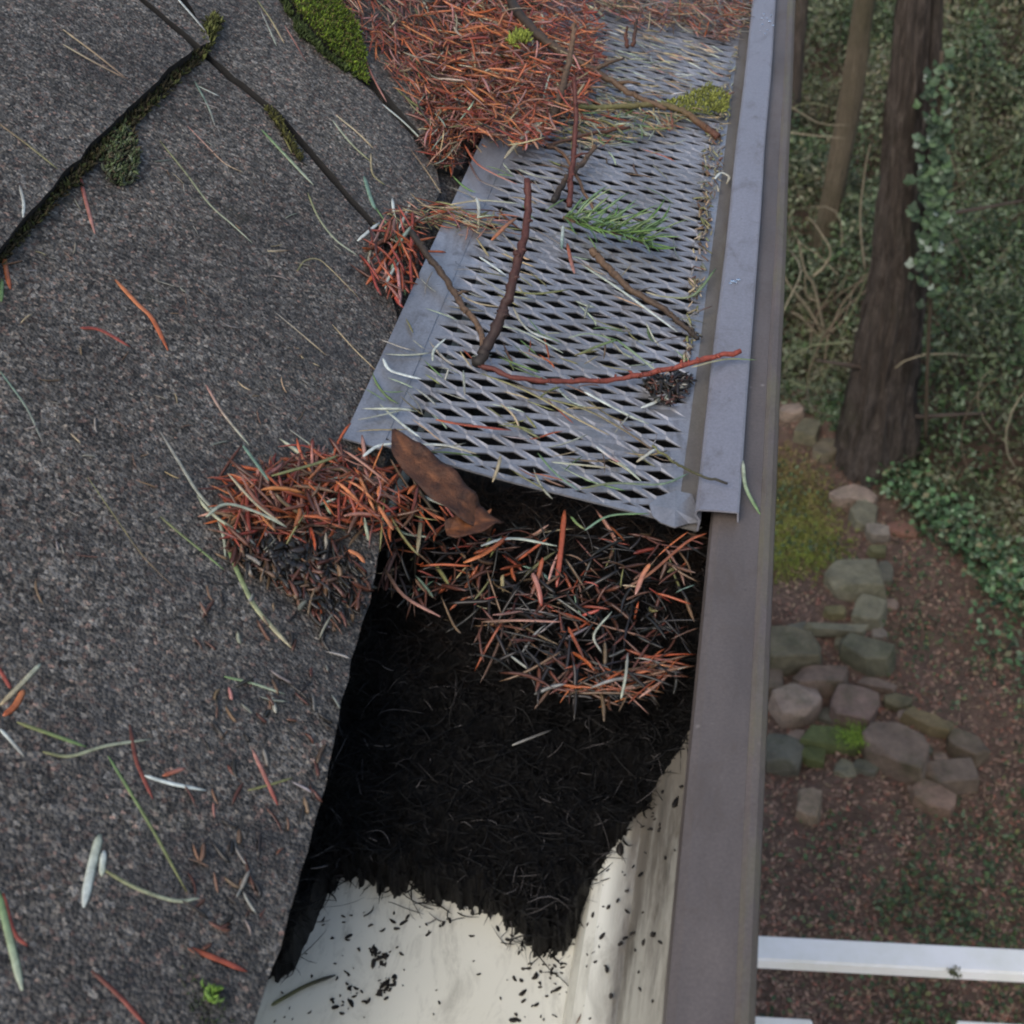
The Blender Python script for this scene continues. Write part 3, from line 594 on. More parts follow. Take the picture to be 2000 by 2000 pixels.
Gd = [
 ([(748, 700), (760, 722), (790, 733), (823, 741)], 9, 'white', 'bright white needle on the left flange of the guard', 'white', .001),
 ([(742, 790), (781, 825), (822, 856)], 7, 'pale', 'pale needle slanting toward the brown leaf from above', 'white', .001),
 ([(709, 892), (737, 872), (772, 866)], 9, 'white', 'curved white needle left of the brown leaf', 'white', .002),
 ([(820, 868), (874, 871), (931, 887)], 9, 'white', 'pale needle with yellow end right of the brown leaf', 'straw', .002),
 ([(851, 820), (905, 830), (999, 841)], 9, 'rust', 'long red needle lying flat on the mesh above the brown leaf', 'red', .001),
 ([(1002, 600), (1019, 631), (1040, 650), (1078, 665)], 7, 'straw', 'hooked straw coloured needle right of the upright twig', 'white', .002),
 ([(973, 636), (1024, 649), (1100, 690)], 6, 'pale', 'pale needle crossing below the hooked straw one', 'pale', .002),
 ([(936, 502), (960, 518), (988, 538)], 7, 'white', 'white needle touching the upright red twig from the left', 'white', .001),
 ([(1004, 570), (1050, 574), (1110, 566)], 8, 'olive', 'yellow olive needle at the right of the upright red twig', 'olive', .001),
 ([(905, 724), (908, 773)], 6, 'pale', 'short upright pale needle below the foot of the upright twig', 'grey', .002),
 ([(845, 705), (848, 683), (872, 660)], 6, 'pale', 'bent pale needle left of the foot of the upright twig', 'white', .003),
 ([(978, 890), (972, 915), (962, 942)], 8, 'straw', 'short straw needle near the cut end of the mesh', 'tan', .002),
 ([(1137, 518), (1218, 571), (1323, 649)], 8, 'pale', 'long straight pale needle running down right from the green sprig', 'white', .003),
 ([(1261, 571), (1298, 580), (1354, 577), (1398, 525)], 7, 'straw', 'pale needle bending up toward the strip below the sprig', 'green', .003),
 ([(1342, 621), (1365, 608), (1390, 598)], 5, 'grey', 'short grey needle resting against the strip', 'dark', .003),
 ([(1205, 664), (1249, 698), (1286, 728)], 8, 'green', 'pale green needle reaching the horizontal red twig', 'pale', .003),
 ([(1131, 692), (1174, 674), (1205, 664)], 8, 'olive', 'green needle left of the one reaching the red twig', 'green', .003),
 ([(1110, 660), (1150, 652), (1205, 664)], 5, 'pale', 'thin pale needle joining the green ones from the left', 'green', .003),
 ([(1350, 718), (1416, 702), (1478, 703)], 5, 'straw', 'yellow needle lying along the red twig across the strip', 'green', .014),
 ([(1252, 797), (1283, 784), (1301, 768)], 9, 'white', 'short white needle beside the right edge of the mesh', 'straw', .001),
 ([(1140, 765), (1171, 782), (1218, 807), (1267, 829)], 8, 'white', 'pale needle ending near the right edge of the mesh', 'pale', .001),
 ([(1165, 873), (1193, 894), (1212, 905)], 9, 'white', 'white and red needle near the cut corner of the mesh', 'red', .001),
 ([(1205, 902), (1224, 915), (1252, 940)], 8, 'pale', 'pale needle following the white and red one', 'pale', .001),
 ([(1243, 903), (1283, 875)], 8, 'straw', 'short straw needle pointing up right near the cut corner', 'white', .001),
 ([(1078, 903), (1131, 908), (1190, 914)], 7, 'pale', 'flat pale needle across the last rows of the mesh', 'straw', .001),
 ([(1134, 955), (1199, 944), (1290, 946), (1345, 925)], 7, 'olive', 'olive needle curving along the last row toward the strip', 'teal', .001),
 ([(1050, 885), (1085, 925), (1130, 958)], 6, 'green', 'thin green needle over the last rows of the mesh', 'teal', .001),
 ([(1050, 775), (1143, 800), (1224, 844), (1283, 885)], 7, 'olive', 'long olive stem crossing the lower mesh diagonally', 'brown', .001),
 ([(940, 730), (1030, 765), (1120, 815), (1190, 850)], 7, 'olive', 'long green stem crossing the mesh below the red twig', 'tan', .001),
 ([(880, 560), (925, 590), (975, 600)], 6, 'straw', 'tan needle crossing behind the upright twig', 'tan', .001),
 ([(930, 535), (990, 575), (1040, 585)], 6, 'grey', 'grey green needle passing under the upright red twig', 'pale', .001),
 ([(1100, 440), (1098, 465), (1097, 487)], 8, 'white', 'bright white green needle hanging left of the sprig', 'teal', .004),
 ([(1108, 476), (1115, 510), (1122, 535)], 9, 'rust', 'pink red needle below the sprig', 'pink', .002),
 ([(930, 386), (935, 405), (934, 440)], 8, 'white', 'short white needle left of the upright red twig tip', 'straw', .003),
 ([(1010, 330), (1050, 345), (1100, 350)], 6, 'pale', 'pale needle right of the tip of the upright red twig', 'grey', .001),
 ([(960, 470), (990, 440), (1010, 425)], 9, 'orange', 'orange brown needle crossing toward the upright red twig', 'brown', .003),
 ([(700, 820), (740, 812), (790, 800)], 5, 'grey', 'thin grey needle on the left flange near the corner', 'pale', .001),
 ([(905, 280), (930, 318), (965, 340), (1010, 360)], 6, 'rust', 'long reddish stem arching from the big heap over the flange', 'pink', .003),
 ([(915, 315), (935, 350), (965, 365), (1000, 380)], 6, 'dark', 'dark curled stem on the upper corner of the flange', 'grey', .002),
 ([(880, 400), (940, 392), (1015, 398)], 7, 'tan', 'tan needle lying across the mesh at the twig tip', 'pale', .003),
 ([(985, 310), (1010, 280), (1050, 240), (1085, 232)], 8, 'straw', 'stout straw needle at the front of the big heap', 'pale', .010),
]
for p, wd, c, lab, tip, lf in Gd: needle(p, wd, c, lab, 'guard', lf, tip=tip)
needle([(1451, 900), (1457, 953), (1485, 1006)], 9, 'pale', 'pale green needle hanging over the outer edge of the strip', 'strip', tip='green', hs=[.0, -.002, -.006])
needle([(874, 112), (905, 155), (912, 170)], 9, 'white', 'white green needle at the left of the big heap', 'guard', .006, tip='pale')
Hp = [
 ([(1103, 997), (1096, 1070), (1087, 1148)], 13, 'rust', 'upright bright red needle just below the cut edge of the mesh', 'red', [.014, .010, .004]),
 ([(825, 988), (820, 1035), (815, 1082)], 10, 'straw', 'upright straw needle below the brown leaf', 'straw', [.016, .014, .012]),
 ([(939, 1067), (975, 1055), (1015, 1053), (1088, 1067)], 9, 'white', 'white arched needle lying on the dark heap', 'pale', [.012, .013, .013, .012]),
 ([(776, 946), (836, 974), (911, 1002)], 9, 'white', 'white needle under the brown leaf', 'pale', [.02, .018, .016]),
 ([(1269, 1102), (1255, 1125), (1241, 1162)], 12, 'orange', 'orange and pink needle on the black muck near the lip', 'pink', [.012, .010, .008]),
 ([(1115, 1009), (1128, 1024), (1142, 1034)], 7, 'green', 'short green needle below the cut edge', 'olive', [.013, .013, .012]),
 ([(1142, 1036), (1190, 1008), (1267, 1003)], 7, 'teal', 'green needle curving up under the cut edge of the mesh', 'green', [.012, .014, .014]),
 ([(1175, 1275), (1160, 1240), (1195, 1195)], 6, 'grey', 'grey needle sticking out of the black muck', 'pale', [.006, .010, .012]),
 ([(1213, 1365), (1222, 1320), (1226, 1275)], 7, 'pale', 'thin pale needle beside the low orange clump on the muck', 'grey', [.005, .008, .008]),
 ([(905, 1100), (950, 1080), (990, 1048)], 12, 'orange', 'orange needle slanting up from the heap below the leaf', 'rust', [.012, .014, .015]),
 ([(915, 1020), (940, 1012), (960, 995)], 12, 'orange', 'orange curled strip under the brown leaf', 'orange', [.016, .017, .018]),
 ([(1000, 1456), (1040, 1440), (1080, 1425)], 7, 'grey', 'short grey stem lying on the black muck', 'black', [-.012, -.012, -.012]),
 ([(1220, 1150), (1270, 1120), (1340, 1060), (1380, 1042)], 8, 'brown', 'brown stem slanting up to the cut end of the strip', 'rust', [.008, .010, .012, .012]),
 ([(760, 1010), (785, 1040), (840, 1050)], 8, 'teal', 'blue green needle curving below the orange heap', 'pale', [.016, .014, .013]),
 ([(940, 1215), (1010, 1212), (1095, 1215)], 8, 'brown', 'brown needle lying level on the muck below the red upright one', 'pink', [.006, .006, .006]),
 ([(1110, 1225), (1125, 1255), (1140, 1285)], 8, 'rust', 'dull red needle half sunk in the muck', 'dark', [.006, .005, .004]),
 ([(1060, 1090), (1050, 1130), (1035, 1170)], 11, 'rust', 'reddish upright needle left of the bright red one', 'dark', [.012, .008, .004]),
 ([(1040, 1120), (1052, 1150), (1058, 1185)], 12, 'pink', 'pink brown needle leaning in the middle of the dark heap', 'red', [.01, .008, .004]),
 ([(750, 1110), (790, 1165), (860, 1205)], 9, 'brown', 'brown needle along the upper left rim of the black muck', 'pink', [.012, .010, .008]),
]
for p, wd, c, lab, tip, hs in Hp: needle(p, wd, c, lab, 'heap', hs=hs, tip=tip)
needle([(1180, 1915), (1150, 1960), (1125, 2000)], 6, 'grey', 'thin grey stem lying on the white wall of the trough', 'floor', tip='brown', hs=[.012, .012, .012])
needle([(655, 1905), (600, 1925), (545, 1955), (530, 1965)], 10, 'black', 'dark stick lying on the cream floor of the trough', 'floor', tip='olive', hs=[.001]*4)
needle([(1385, 1400), (1410, 1420), (1433, 1437)], 5, 'black', 'thin dark stem lying on the bare front lip', 'lip', tip='dark')
needle([(1405, 1050), (1440, 1065), (1462, 1085), (1468, 1100)], 5, 'black', 'dark curled fibre on the lip just below the strip end', 'lip', tip='red')

pile('dirt_clump', 'dark gritty dirt clump caught at the right edge of the mesh under the red twig', 'dirt',
     [bulk([(1262, 742), (1320, 728), (1352, 735), (1335, 768), (1300, 790), (1272, 775)], 260, 'guard', .003, {'black': 9, 'dark': 2, 'grey': 1}, L=(.002, .008), Wd=(.0004, .0009))])
needle([(1396, 350), (1408, 338), (1424, 346), (1419, 360)], 7, 'white', 'curled white shred beside the strip near the green sprig', 'guard', .003, tip='straw', cat='shred', name='leaf_shred')
for pth, wd, c, lab in (([(402, 1010), (440, 985), (500, 1000), (560, 1030)], 8, 'pale', 'pale needle lying across the orange heap at the left'), ([(445, 925), (500, 985), (560, 1030)], 7, 'straw', 'straw needle slanting down over the orange heap'),
                        ([(474, 870), (500, 905), (525, 940)], 9, 'teal', 'blue green needle tip above the orange heap'), ([(530, 930), (620, 905), (660, 890)], 8, 'olive', 'olive needle along the top rim of the orange heap'),
                        ([(740, 990), (755, 1015), (768, 1036)], 12, 'orange', 'bright orange needle at the right end of the heap'), ([(680, 1075), (700, 1085), (712, 1100)], 12, 'orange', 'short bright orange needle at the lower right of the heap')):
    needle(pth, wd, c, lab, 'roof', .014)

# ------------------------------------------------------------------ twigs
def twig(path, hs, w0, w1, c0, c1, label, sf='guard', knots=.25, name='twig', side=None):
    root = empty(name); P = smooth_path([W(x, y, surf(sf, h)) for (x, y), h in zip(path, hs)], 7)
    d = np.linalg.norm(P-CAM, axis=1).mean(); t = np.linspace(0, 1, len(P)); R = (w0+(w1-w0)*t)/2*d/F
    R *= 1+knots*(np.maximum(0, np.sin(np.arange(len(P))*2.1))**4)
    P = P+rng.normal(0, .00028, P.shape)
    C = np.array(CN[c0])[None]*(1-t[:, None])+np.array(CN[c1])[None]*t[:, None]
    ctr = P[0]; root.location = Vector(ctr); me = mesh_tube('stem', P-ctr, R, C, sides=7, rough=.2, nrm=(.3, .2, 1)); link('stem', me, M_TW, root)
    auto = [(random.random(), random.gauss(0, 1), random.gauss(0, 1), random.random()*.6, random.uniform(.0012, .0028)) for _ in range(int(len(P)*.45) if w0 > 8 else 0)]
    for (i, dx, dy, dz, L) in (side or [])+auto:
        k = int(i*(len(P)-1)); q = P[k]-ctr; v = np.array([dx, dy, dz]); v = v/np.linalg.norm(v)*L
        me = mesh_tube('side_shoot', [q, q+v*.5+np.array([0, 0, .001]), q+v], [R[k]*.7, R[k]*.5, R[k]*.25], [C[k]]*3, sides=5, nrm=(.3, .2, 1)); link('side_shoot', me, M_TW, root)
    return tag(root, label, 'twig')
twig([(932, 716), (955, 670), (985, 600), (1003, 545), (1020, 480), (1031, 420), (1030, 352)], [.001, .008, .018, .026, .034, .041, .050], 22, 13, 'black', 'maroon', 'dark red upright twig standing on the mesh in the middle of the guard', knots=.45,
     side=[(.3, 1, .2, .3, .004), (.5, 1, 0, .4, .003), (.62, -1, .2, .4, .003), (.8, 1, .3, .2, .003)])
twig([(803, 455), (845, 510), (880, 560), (905, 600), (935, 640), (945, 690)], [.008, .006, .004, .003, .002, .002], 13, 11, 'black', 'brown', 'blackish crooked twig leading from the red clump to the foot of the upright twig', knots=.3, side=[(.5, 1, .5, .1, .006)])
twig([(935, 712), (1010, 738), (1100, 745), (1220, 738), (1330, 714), (1447, 684)], [.002, .002, .002, .003, .010, .017], 9, 10, 'maroon', 'red', 'long reddish twig lying across the mesh and over the metal strip', knots=.5, side=[(.8, 0, 1, .5, .003), (.7, .2, -1, .5, .003)])
twig([(1068, 258), (1085, 215), (1102, 160), (1115, 100), (1122, 45)], [.006, .012, .022, .032, .042], 17, 8, 'black', 'brown', 'black upright twig standing in the big red needle heap', knots=.4, side=[(.6, -1, 0, .3, .006)])
twig([(1112, 405), (1117, 330), (1125, 250), (1122, 150)], [.001, .012, .026, .044], 11, 8, 'maroon', 'maroon', 'thin reddish upright twig with white tip right of the black one', knots=.4, side=[(.45, 1, .3, .3, .008)])
twig([(1082, 392), (1105, 350), (1140, 315), (1165, 285)], [.001, .004, .004, .006], 12, 8, 'black', 'brown', 'dark forked twig lying on the mesh behind the green sprig', knots=.3, side=[(.5, -1, .4, .3, .008)])
twig([(975, -30), (1030, 48), (1080, 90), (1130, 120), (1180, 150), (1235, 185), (1300, 212)], [.018, .018, .016, .014, .010, .007, .004], 20, 8, 'black', 'brown', 'long dark stick running diagonally across the top of the needle heap', knots=.3, side=[(.6, 1, .6, .2, .02), (.75, 1, -.2, .1, .015)])
twig([(1155, 488), (1185, 520), (1230, 565), (1290, 600), (1345, 645), (1362, 662)], [.002, .002, .002, .002, .002, .002], 15, 8, 'brown', 'black', 'dark brown stick below the green sprig pointing to the strip', knots=.3)
twig([(1275, 870), (1310, 898), (1352, 922), (1420, 944)], [.001, .002, .011, .014], 5, 5, 'olive', 'black', 'thin dark stem crossing onto the near end of the strip', knots=.1)
twig([(1225, 92), (1222, 70), (1226, 52)], [.004, .008, .013], 8, 5, 'dark', 'dark', 'left of two tiny upright dark stubs on the far mesh', knots=.1)
twig([(1236, 90), (1240, 66), (1243, 38)], [.004, .010, .017], 8, 5, 'dark', 'black', 'right of two tiny upright dark stubs on the far mesh', knots=.1)
twig([(1090, 205), (1180, 210), (1290, 205), (1345, 225), (1402, 268)], [.004, .004, .004, .003, .002], 9, 13, 'olive', 'dark', 'dark twig under the yellow moss at the right of the far mesh', knots=.3)
twig([(1160, 410), (1100, 300), (1070, 285), (1150, 262), (1230, 250)], [.002, .003, .004, .004, .004], 6, 7, 'brown', 'dark', 'thin brown stem curving along the front of the far needle heap', knots=.1)

# ------------------------------------------------------------------ brown leaf, two curled halves
def leaf_mesh(name, path, widths, tilt, sf='guard', hs=None, fold=.3, c=((.13, .05, .018), (.055, .02, .010))):
    P = smooth_path([W(x, y, surf(sf, h)) for (x, y), h in zip(path, hs)], 6); n = len(P)
    Wd = np.interp(np.linspace(0, 1, n), np.linspace(0, 1, len(widths)), widths)
    T = np.gradient(P, axis=0); T /= np.linalg.norm(T, axis=1)[:, None]; V = []; C = []; K = 9
    for i in range(n):
        s = np.cross(T[i], [0, 0, 1]); s /= np.linalg.norm(s); u = np.cross(s, T[i]); a = tilt[0]+(tilt[1]-tilt[0])*i/(n-1)
        s2 = s*math.cos(a)+u*math.sin(a); u2 = -s*math.sin(a)+u*math.cos(a)
        for k in range(K):
            q = (k/(K-1)-.5)*2; V.append(P[i]+s2*Wd[i]*q+u2*Wd[i]*(fold*abs(q)**1.5+.12*math.sin(i*1.1+k)*abs(q)))
            m_ = abs(q)**2; col = np.array(c[0])*(1-m_)+np.array(c[1])*m_; C.append(col*(1.5 if k == K//2 else 1)*random.uniform(.75, 1.25))
    Q = [(i*K+k, i*K+k+1, (i+1)*K+k+1, (i+1)*K+k) for i in range(n-1) for k in range(K-1)]
    me = mesh_np(name, V, Q, C); return me
lf = empty('dead_leaf'); lf.location = W(870, 940, surf('guard', .004)); tag(lf, 'curled brown dead leaf folded over the near cut edge of the guard', 'leaf')
def child_world(name, me, m, root):
    o = link(name, me, m, root); me.transform(Matrix.Translation(-root.location)); q = o.modifiers.new('thickness', 'SOLIDIFY'); q.thickness = .00035; return o
child_world('leaf_blade', leaf_mesh('leaf_blade', [(768, 838), (795, 880), (850, 935), (905, 985), (960, 1035)], [.0006, .0058, .0078, .0072, .0052], (-.15, .15), hs=[.006, .006, .005, .003, -.004], c=((.085, .032, .012), (.04, .015, .007)), fold=.12), M_LEAF, lf)
child_world('leaf_tip', leaf_mesh('leaf_tip', [(870, 1035), (905, 1030), (950, 1015), (980, 1020)], [.003, .0060, .0065, .001], (-.3, .2), hs=[-.001, .0, .0, -.003], c=((.12, .042, .014), (.05, .018, .008))), M_LEAF, lf)

# ------------------------------------------------------------------ green sprig
sp = empty('fir_sprig'); c0 = W(1105, 425, surf('guard', .004)); sp.location = Vector(c0); tag(sp, 'fresh green conifer sprig lying on the mesh near the strip', 'sprig')
st_ = smooth_path([W(1100, 425, surf('guard', .004)), W(1160, 445, surf('guard', .006)), W(1220, 460, surf('guard', .006)), W(1262, 478, surf('guard', .004))], 6)
link('stem', mesh_tube('stem', st_-c0, np.linspace(.0009, .0005, len(st_)), [np.array(CN['brown'])]*len(st_), nrm=(.2, 0, 1)), M_TW, sp)
nm = []
for k in range(5):
    L = .018
    V_, Q_, C_ = needles(np.zeros((1, 3)), np.array([[1., 0, 0]]), np.array([L]), np.array([.0006]), np.array([[0, .001*(k-2), .0015]]), np.array([[(.10, .19, .05), (.14, .24, .07), (.08, .16, .06), (.20, .27, .12), (.12, .2, .1)][k]]))
    m_ = mesh_np('needle', V_, Q_, C_); m_.materials.append(M_ND); nm.append(m_)
for k in range(85):
    t = (k+.5)/85; q = st_[int(t*(len(st_)-1))]-c0; T = st_[-1]-st_[0]; T /= np.linalg.norm(T)
    sd_ = (1 if k % 2 else -1); ang = math.atan2(T[1], T[0])+sd_*random.uniform(.1, 1.2); el_ = random.uniform(-.05, .7)
    o = bpy.data.objects.new('needle', nm[k % 5]); COL.objects.link(o); o.parent = sp; o.location = Vector(q)
    o.rotation_euler = (random.uniform(-1, 1), -el_, ang); s_ = random.uniform(.7, 1.5); o.scale = (s_, 1, 1)

# ------------------------------------------------------------------ moss
def moss(poly, n, sf, h, label, cols, L=(.002, .0045), name='moss_clump', base=0.0):
    px = sample(poly, n); P = np.array([W(x, y, surf(sf, base)) for x, y in px]); n_ = surf(sf)[0]
    cx = np.array(poly, float).mean(0); r = np.linalg.norm(px-cx, axis=1)/(np.linalg.norm(np.array(poly)-cx, axis=1).mean()+1e-6)
    hh = h*np.clip(1-r**2*.6, .15, 1)*rng.uniform(.3, 1, n); P = P+n_*hh[:, None]
    d = n_+rng.normal(0, .6, (n, 3)); d /= np.linalg.norm(d, axis=1)[:, None]; ln = rng.uniform(*L, n)
    C = np.array(cols)[rng.integers(0, len(cols), n)]*rng.uniform(.6, 1.3, (n, 1))
    V1, Q1, C1 = needles(P, d, ln, ln*.16, rng.normal(0, .1, (n, 3))*ln[:, None], C, rings=4, N=rng.normal(0, 1, (n, 3)))
    me = mesh_np(name, V1, Q1, C1); o = link(name, me, M_MOSS); put(o, P.mean(0)); return tag(o, label, 'moss')
GM = [(.12, .18, .02), (.17, .24, .03), (.08, .13, .02), (.05, .07, .02), (.10, .09, .03)]
moss([(548, -60), (575, 30), (625, 90), (680, 140), (718, 168), (712, 120), (690, 60), (655, 20), (640, -60)], 6500, 'roof', .008, 'bright green moss cushion on the shingle edge at the top', GM, L=(.0012, .0030))
moss([(540, -40), (560, 30), (620, 100), (690, 150), (640, 120), (580, 70)], 700, 'roof', .003, 'dark moss strip along the lower side of the bright cushion', [(.03, .045, .015), (.05, .07, .02)])
moss([(200, 262), (228, 238), (258, 262), (270, 310), (262, 352), (232, 368), (205, 350)], 700, 'roof', .0025, 'grey green moss tuft at the shingle step on the left', [(.07, .10, .045), (.10, .13, .06), (.05, .055, .03), (.13, .15, .1), (.06, .05, .03)], L=(.002, .0045))
moss([(-20, 500), (60, 425), (130, 350), (230, 250), (330, 152), (385, 100), (400, 112), (340, 170), (240, 270), (140, 370), (60, 450), (0, 520)], 1100, 'roof', .002, 'thin brown moss in the step between the upper and lower shingles', [(.05, .045, .02), (.03, .028, .015), (.07, .055, .03), (.06, .07, .025)])
moss([(382, 88), (395, 60), (420, 30), (432, 45), (412, 90), (395, 120)], 320, 'roof', .004, 'small yellow green moss knot where the shingle joints meet', [(.09, .1, .03), (.12, .13, .04), (.05, .05, .02)])
moss([(1278, 205), (1330, 200), (1385, 175), (1425, 190), (1420, 222), (1375, 232), (1320, 226)], 1600, 'guard', .006, 'yellow green moss on the twig at the right of the far mesh', [(.22, .24, .05), (.30, .32, .08), (.12, .13, .04)], L=(.0012, .003))
moss([(990, 80), (1010, 68), (1035, 72), (1030, 88), (1000, 92)], 260, 'guard', .003, 'small bright moss bit on top of the red needle heap', [(.28, .33, .06), (.2, .24, .05)], base=.018)
moss([(398, 1930), (414, 1936), (412, 1956), (402, 1956)], 40, 'roof', .001, 'tiny bright green moss dot near the bottom of the shingles', [(.2, .34, .06), (.12, .2, .05)])
moss([(340, 1880), (420, 1920), (460, 1990), (380, 2010)], 120, 'roof', .0002, 'faint green moss film around the tiny bright dot', [(.05, .08, .03), (.04, .05, .025)], L=(.0006, .0014))
moss([(520, 212), (535, 240), (580, 310), (590, 320), (560, 270), (532, 222)], 260, 'roof', .001, 'thin dark moss filling the diagonal slot', [(.06, .06, .02), (.1, .1, .03), (.03, .03, .015)])

# ------------------------------------------------------------------ black muck in the gutter
yA = W(800, 1745, zpl(-.05))[1]; yL = W(570, 1850, zpl(-.035))[1]; yR = W(1320, 1450, zpl(-.03))[1]; yRb = W(1160, 1690, zpl(-.045))[1]
def muck_edge(x):
    base_ = np.interp(x, [-.149, -.1405, -.1375, -.134, -.120, -.100, -.080, -.066, -.058, -.054, -.0515, -.044, -.034, -.024, -.018], [yL, yL+.003, yA-.002, yA+.003, yA+.006, yA+.001, yA-.001, yA-.012, yA-.013, yA-.006, yA+.008, yRb+.006, yR-.02, yR, yR+.005])
    return base_
def trough_z(x): return np.interp(x, [-.15, -.0535, -.0520, -.0490, -.041, -.033, -.022, -.013, -.006], [-.0545, -.0545, -.0532, -.0445, -.0408, -.0365, -.0255, -.0195, -.012])
nx, ny = 190, 460; xs_ = np.linspace(-.1485, -.0075, nx); V = []; Q = []
ys_ = np.concatenate([np.linspace(yL-.012, GY0+.03, 470), np.linspace(GY0+.035, 1.5, 80)])
for y in ys_:
    for x in xs_:
        e = muck_edge(x)+.006*mnoise.noise(Vector((x*160, y*30, 0)))+.005*mnoise.noise(Vector((x*420, y*160, 3)))+.003*mnoise.noise(Vector((x*1300, y*500, 3)))
        dd = y-e; fl_ = trough_z(x)
        top = np.interp(y, [yA-.03, yA, yR, GY0-.03, GY0], [-.044, -.042, -.033, -.020, -.0165])
        top += .0050*mnoise.noise(Vector((x*60, y*60, 0)))+.0036*mnoise.noise(Vector((x*200, y*200, 4)))+.0018*mnoise.noise(Vector((x*600, y*600, 4)))
        top = max(top, fl_+.0016+.0012*mnoise.noise(Vector((x*500, y*500, 9))))
        top = min(top, np.interp(x, [-.15, -.11, -.02], [-.004, -.0075, -.0075]))
        k = min(max(dd/.004, 0), 1) if dd > 0 else 0
        z = fl_-.0035+(top-fl_+.0035)*(k**.5)
        V.append((x, y, z))
ny = len(ys_)
I = np.arange(nx*ny).reshape(ny, nx); Q = np.stack([I[:-1, :-1], I[:-1, 1:], I[1:, 1:], I[1:, :-1]], -1).reshape(-1, 4)
mk = link('gutter_muck', mesh_np('gutter_muck', V, Q), M_MUCK); tag(mk, 'wet black rotted muck filling the gutter trough', 'muck', kind='stuff')
ZV = np.array(V)[:, 2].reshape(ny, nx)
def muck_z(x, y):
    i = np.clip(np.searchsorted(xs_, x), 0, nx-1); j = np.clip(np.searchsorted(ys_, y), 0, ny-1); return ZV[j, i]
n = 9000; X = rng.uniform(-.146, -.012, n); Yf = yL+(GY0+.03-yL)*rng.uniform(0, 1, n)
ok = Yf > np.array([muck_edge(x) for x in X])-rng.exponential(.0030, n)
X = X[ok]; Yf = Yf[ok]; n = len(X); Z = np.maximum(muck_z(X, Yf), trough_z(X))+rng.uniform(-.0005, .0025, n)
d = rng.normal(0, 1, (n, 3))*[1, 1, .35]; d /= np.linalg.norm(d, axis=1)[:, None]; ln = rng.uniform(.003, .016, n)*np.where(rng.uniform(0, 1, n) < .15, 1.6, 1)
P = np.stack([X, Yf, Z], 1)-d*ln[:, None]/2; P[:, 2] = np.maximum(P[:, 2], trough_z(X)+.0003)
far = np.clip((Yf-yR)/(GY0-yR), 0, 1)[:, None]
C = np.where(rng.uniform(0, 1, (n, 1)) < .06, np.array([[.055, .05, .048]]), np.array([[.0025, .0023, .0022]]))*rng.uniform(.5, 1.8, (n, 1))
C = C+far*np.array([[.012, .007, .004]])*rng.uniform(0, 2, (n, 1))
V_, Q_, C_ = needles(P, d, ln, rng.uniform(.00008, .00030, n), rng.normal(0, .12, (n, 3))*ln[:, None], C, rings=7, N=rng.normal(0, 1, (n, 3)))
fb = link('muck_fibres', mesh_np('muck_fibres', V_, Q_, C_), M_FIB); tag(fb, 'tangled black root fibres on and around the wet muck', 'fibres', kind='stuff')
# crumbs of muck on the clean white trough
parts = []
def crumbs(poly, n, sf, r=(.0005, .0014), o=0.0):
    px = sample(poly, n)
    for x, y in px:
        p = W(x, y, surf(sf, o)); p[2] = max(p[2], trough_z(p[0])+.0003) if sf == 'floor' else p[2]
        rr = random.uniform(*r)*random.uniform(.6, 1.2); a = random.uniform(0, 6.28); d_ = np.array([math.cos(a), math.sin(a), 0])
        parts.append(needles(np.array([p-d_*rr]), d_[None], np.array([rr*random.uniform(2, 4)]), np.array([rr*.7]), rng.normal(0, .15, (1, 3))*rr*2, np.array([[.012, .01, .008]])*random.uniform(.6, 2), rings=5, flat=.5))
crumbs([(600, 1780), (1060, 1790), (1060, 1850), (800, 1830), (620, 1840)], 34, 'floor', (.0003, .0010))
crumbs([(1010, 1830), (1110, 1830), (1090, 2000), (1000, 2000)], 48, 'floor', (.0003, .0010))
crumbs([(660, 1840), (800, 1850), (780, 1960), (640, 1970)], 22, 'floor', (.0002, .0008))
crumbs([(720, 1850), (760, 1860), (750, 1885), (725, 1885)], 22, 'floor', (.0002, .0010)); crumbs([(650, 1935), (715, 1925), (725, 1975), (640, 1985)], 18, 'floor', (.0002, .0009))
crumbs([(740, 1915), (772, 1900), (770, 1935), (735, 1945)], 22, 'floor', (.0002, .0009))
crumbs([(560, 1850), (1080, 1850), (1080, 2000), (520, 2000)], 26, 'floor', (.0002, .0006))
V_, Q_, C_ = merge(parts); cr = link('muck_crumbs', mesh_np('muck_crumbs', V_, Q_, C_), M_FIB); tag(cr, 'scattered dark crumbs on the cream floor of the trough', 'crumbs', kind='stuff')
# crumbs on the sloping front wall of the trough
parts = []
for k in range(75):
    y = random.uniform(W(1200, 2010, zpl(-.04))[1], W(1200, 1560, zpl(-.04))[1]); x = random.uniform(-.054, -.024); p = np.array([x, y, trough_z(x)+.0012])
    rr = random.uniform(.0003, .0009)*(2 if random.random() < .12 else 1); a = random.gauss(1.2, .6); d_ = np.array([math.cos(a), math.sin(a), 0])
    parts.append(needles(np.array([p-d_*rr]), d_[None], np.array([rr*random.uniform(2, 4)]), np.array([rr*.7]), rng.normal(0, .1, (1, 3))*rr, np.array([[.014, .012, .01]])*random.uniform(.6, 2.5), rings=5))
V_, Q_, C_ = merge(parts); cr = link('muck_crumbs', mesh_np('muck_crumbs', V_, Q_, C_), M_FIB); tag(cr, 'dark crumbs and flecks on the sloping white front wall of the trough', 'crumbs', kind='stuff')

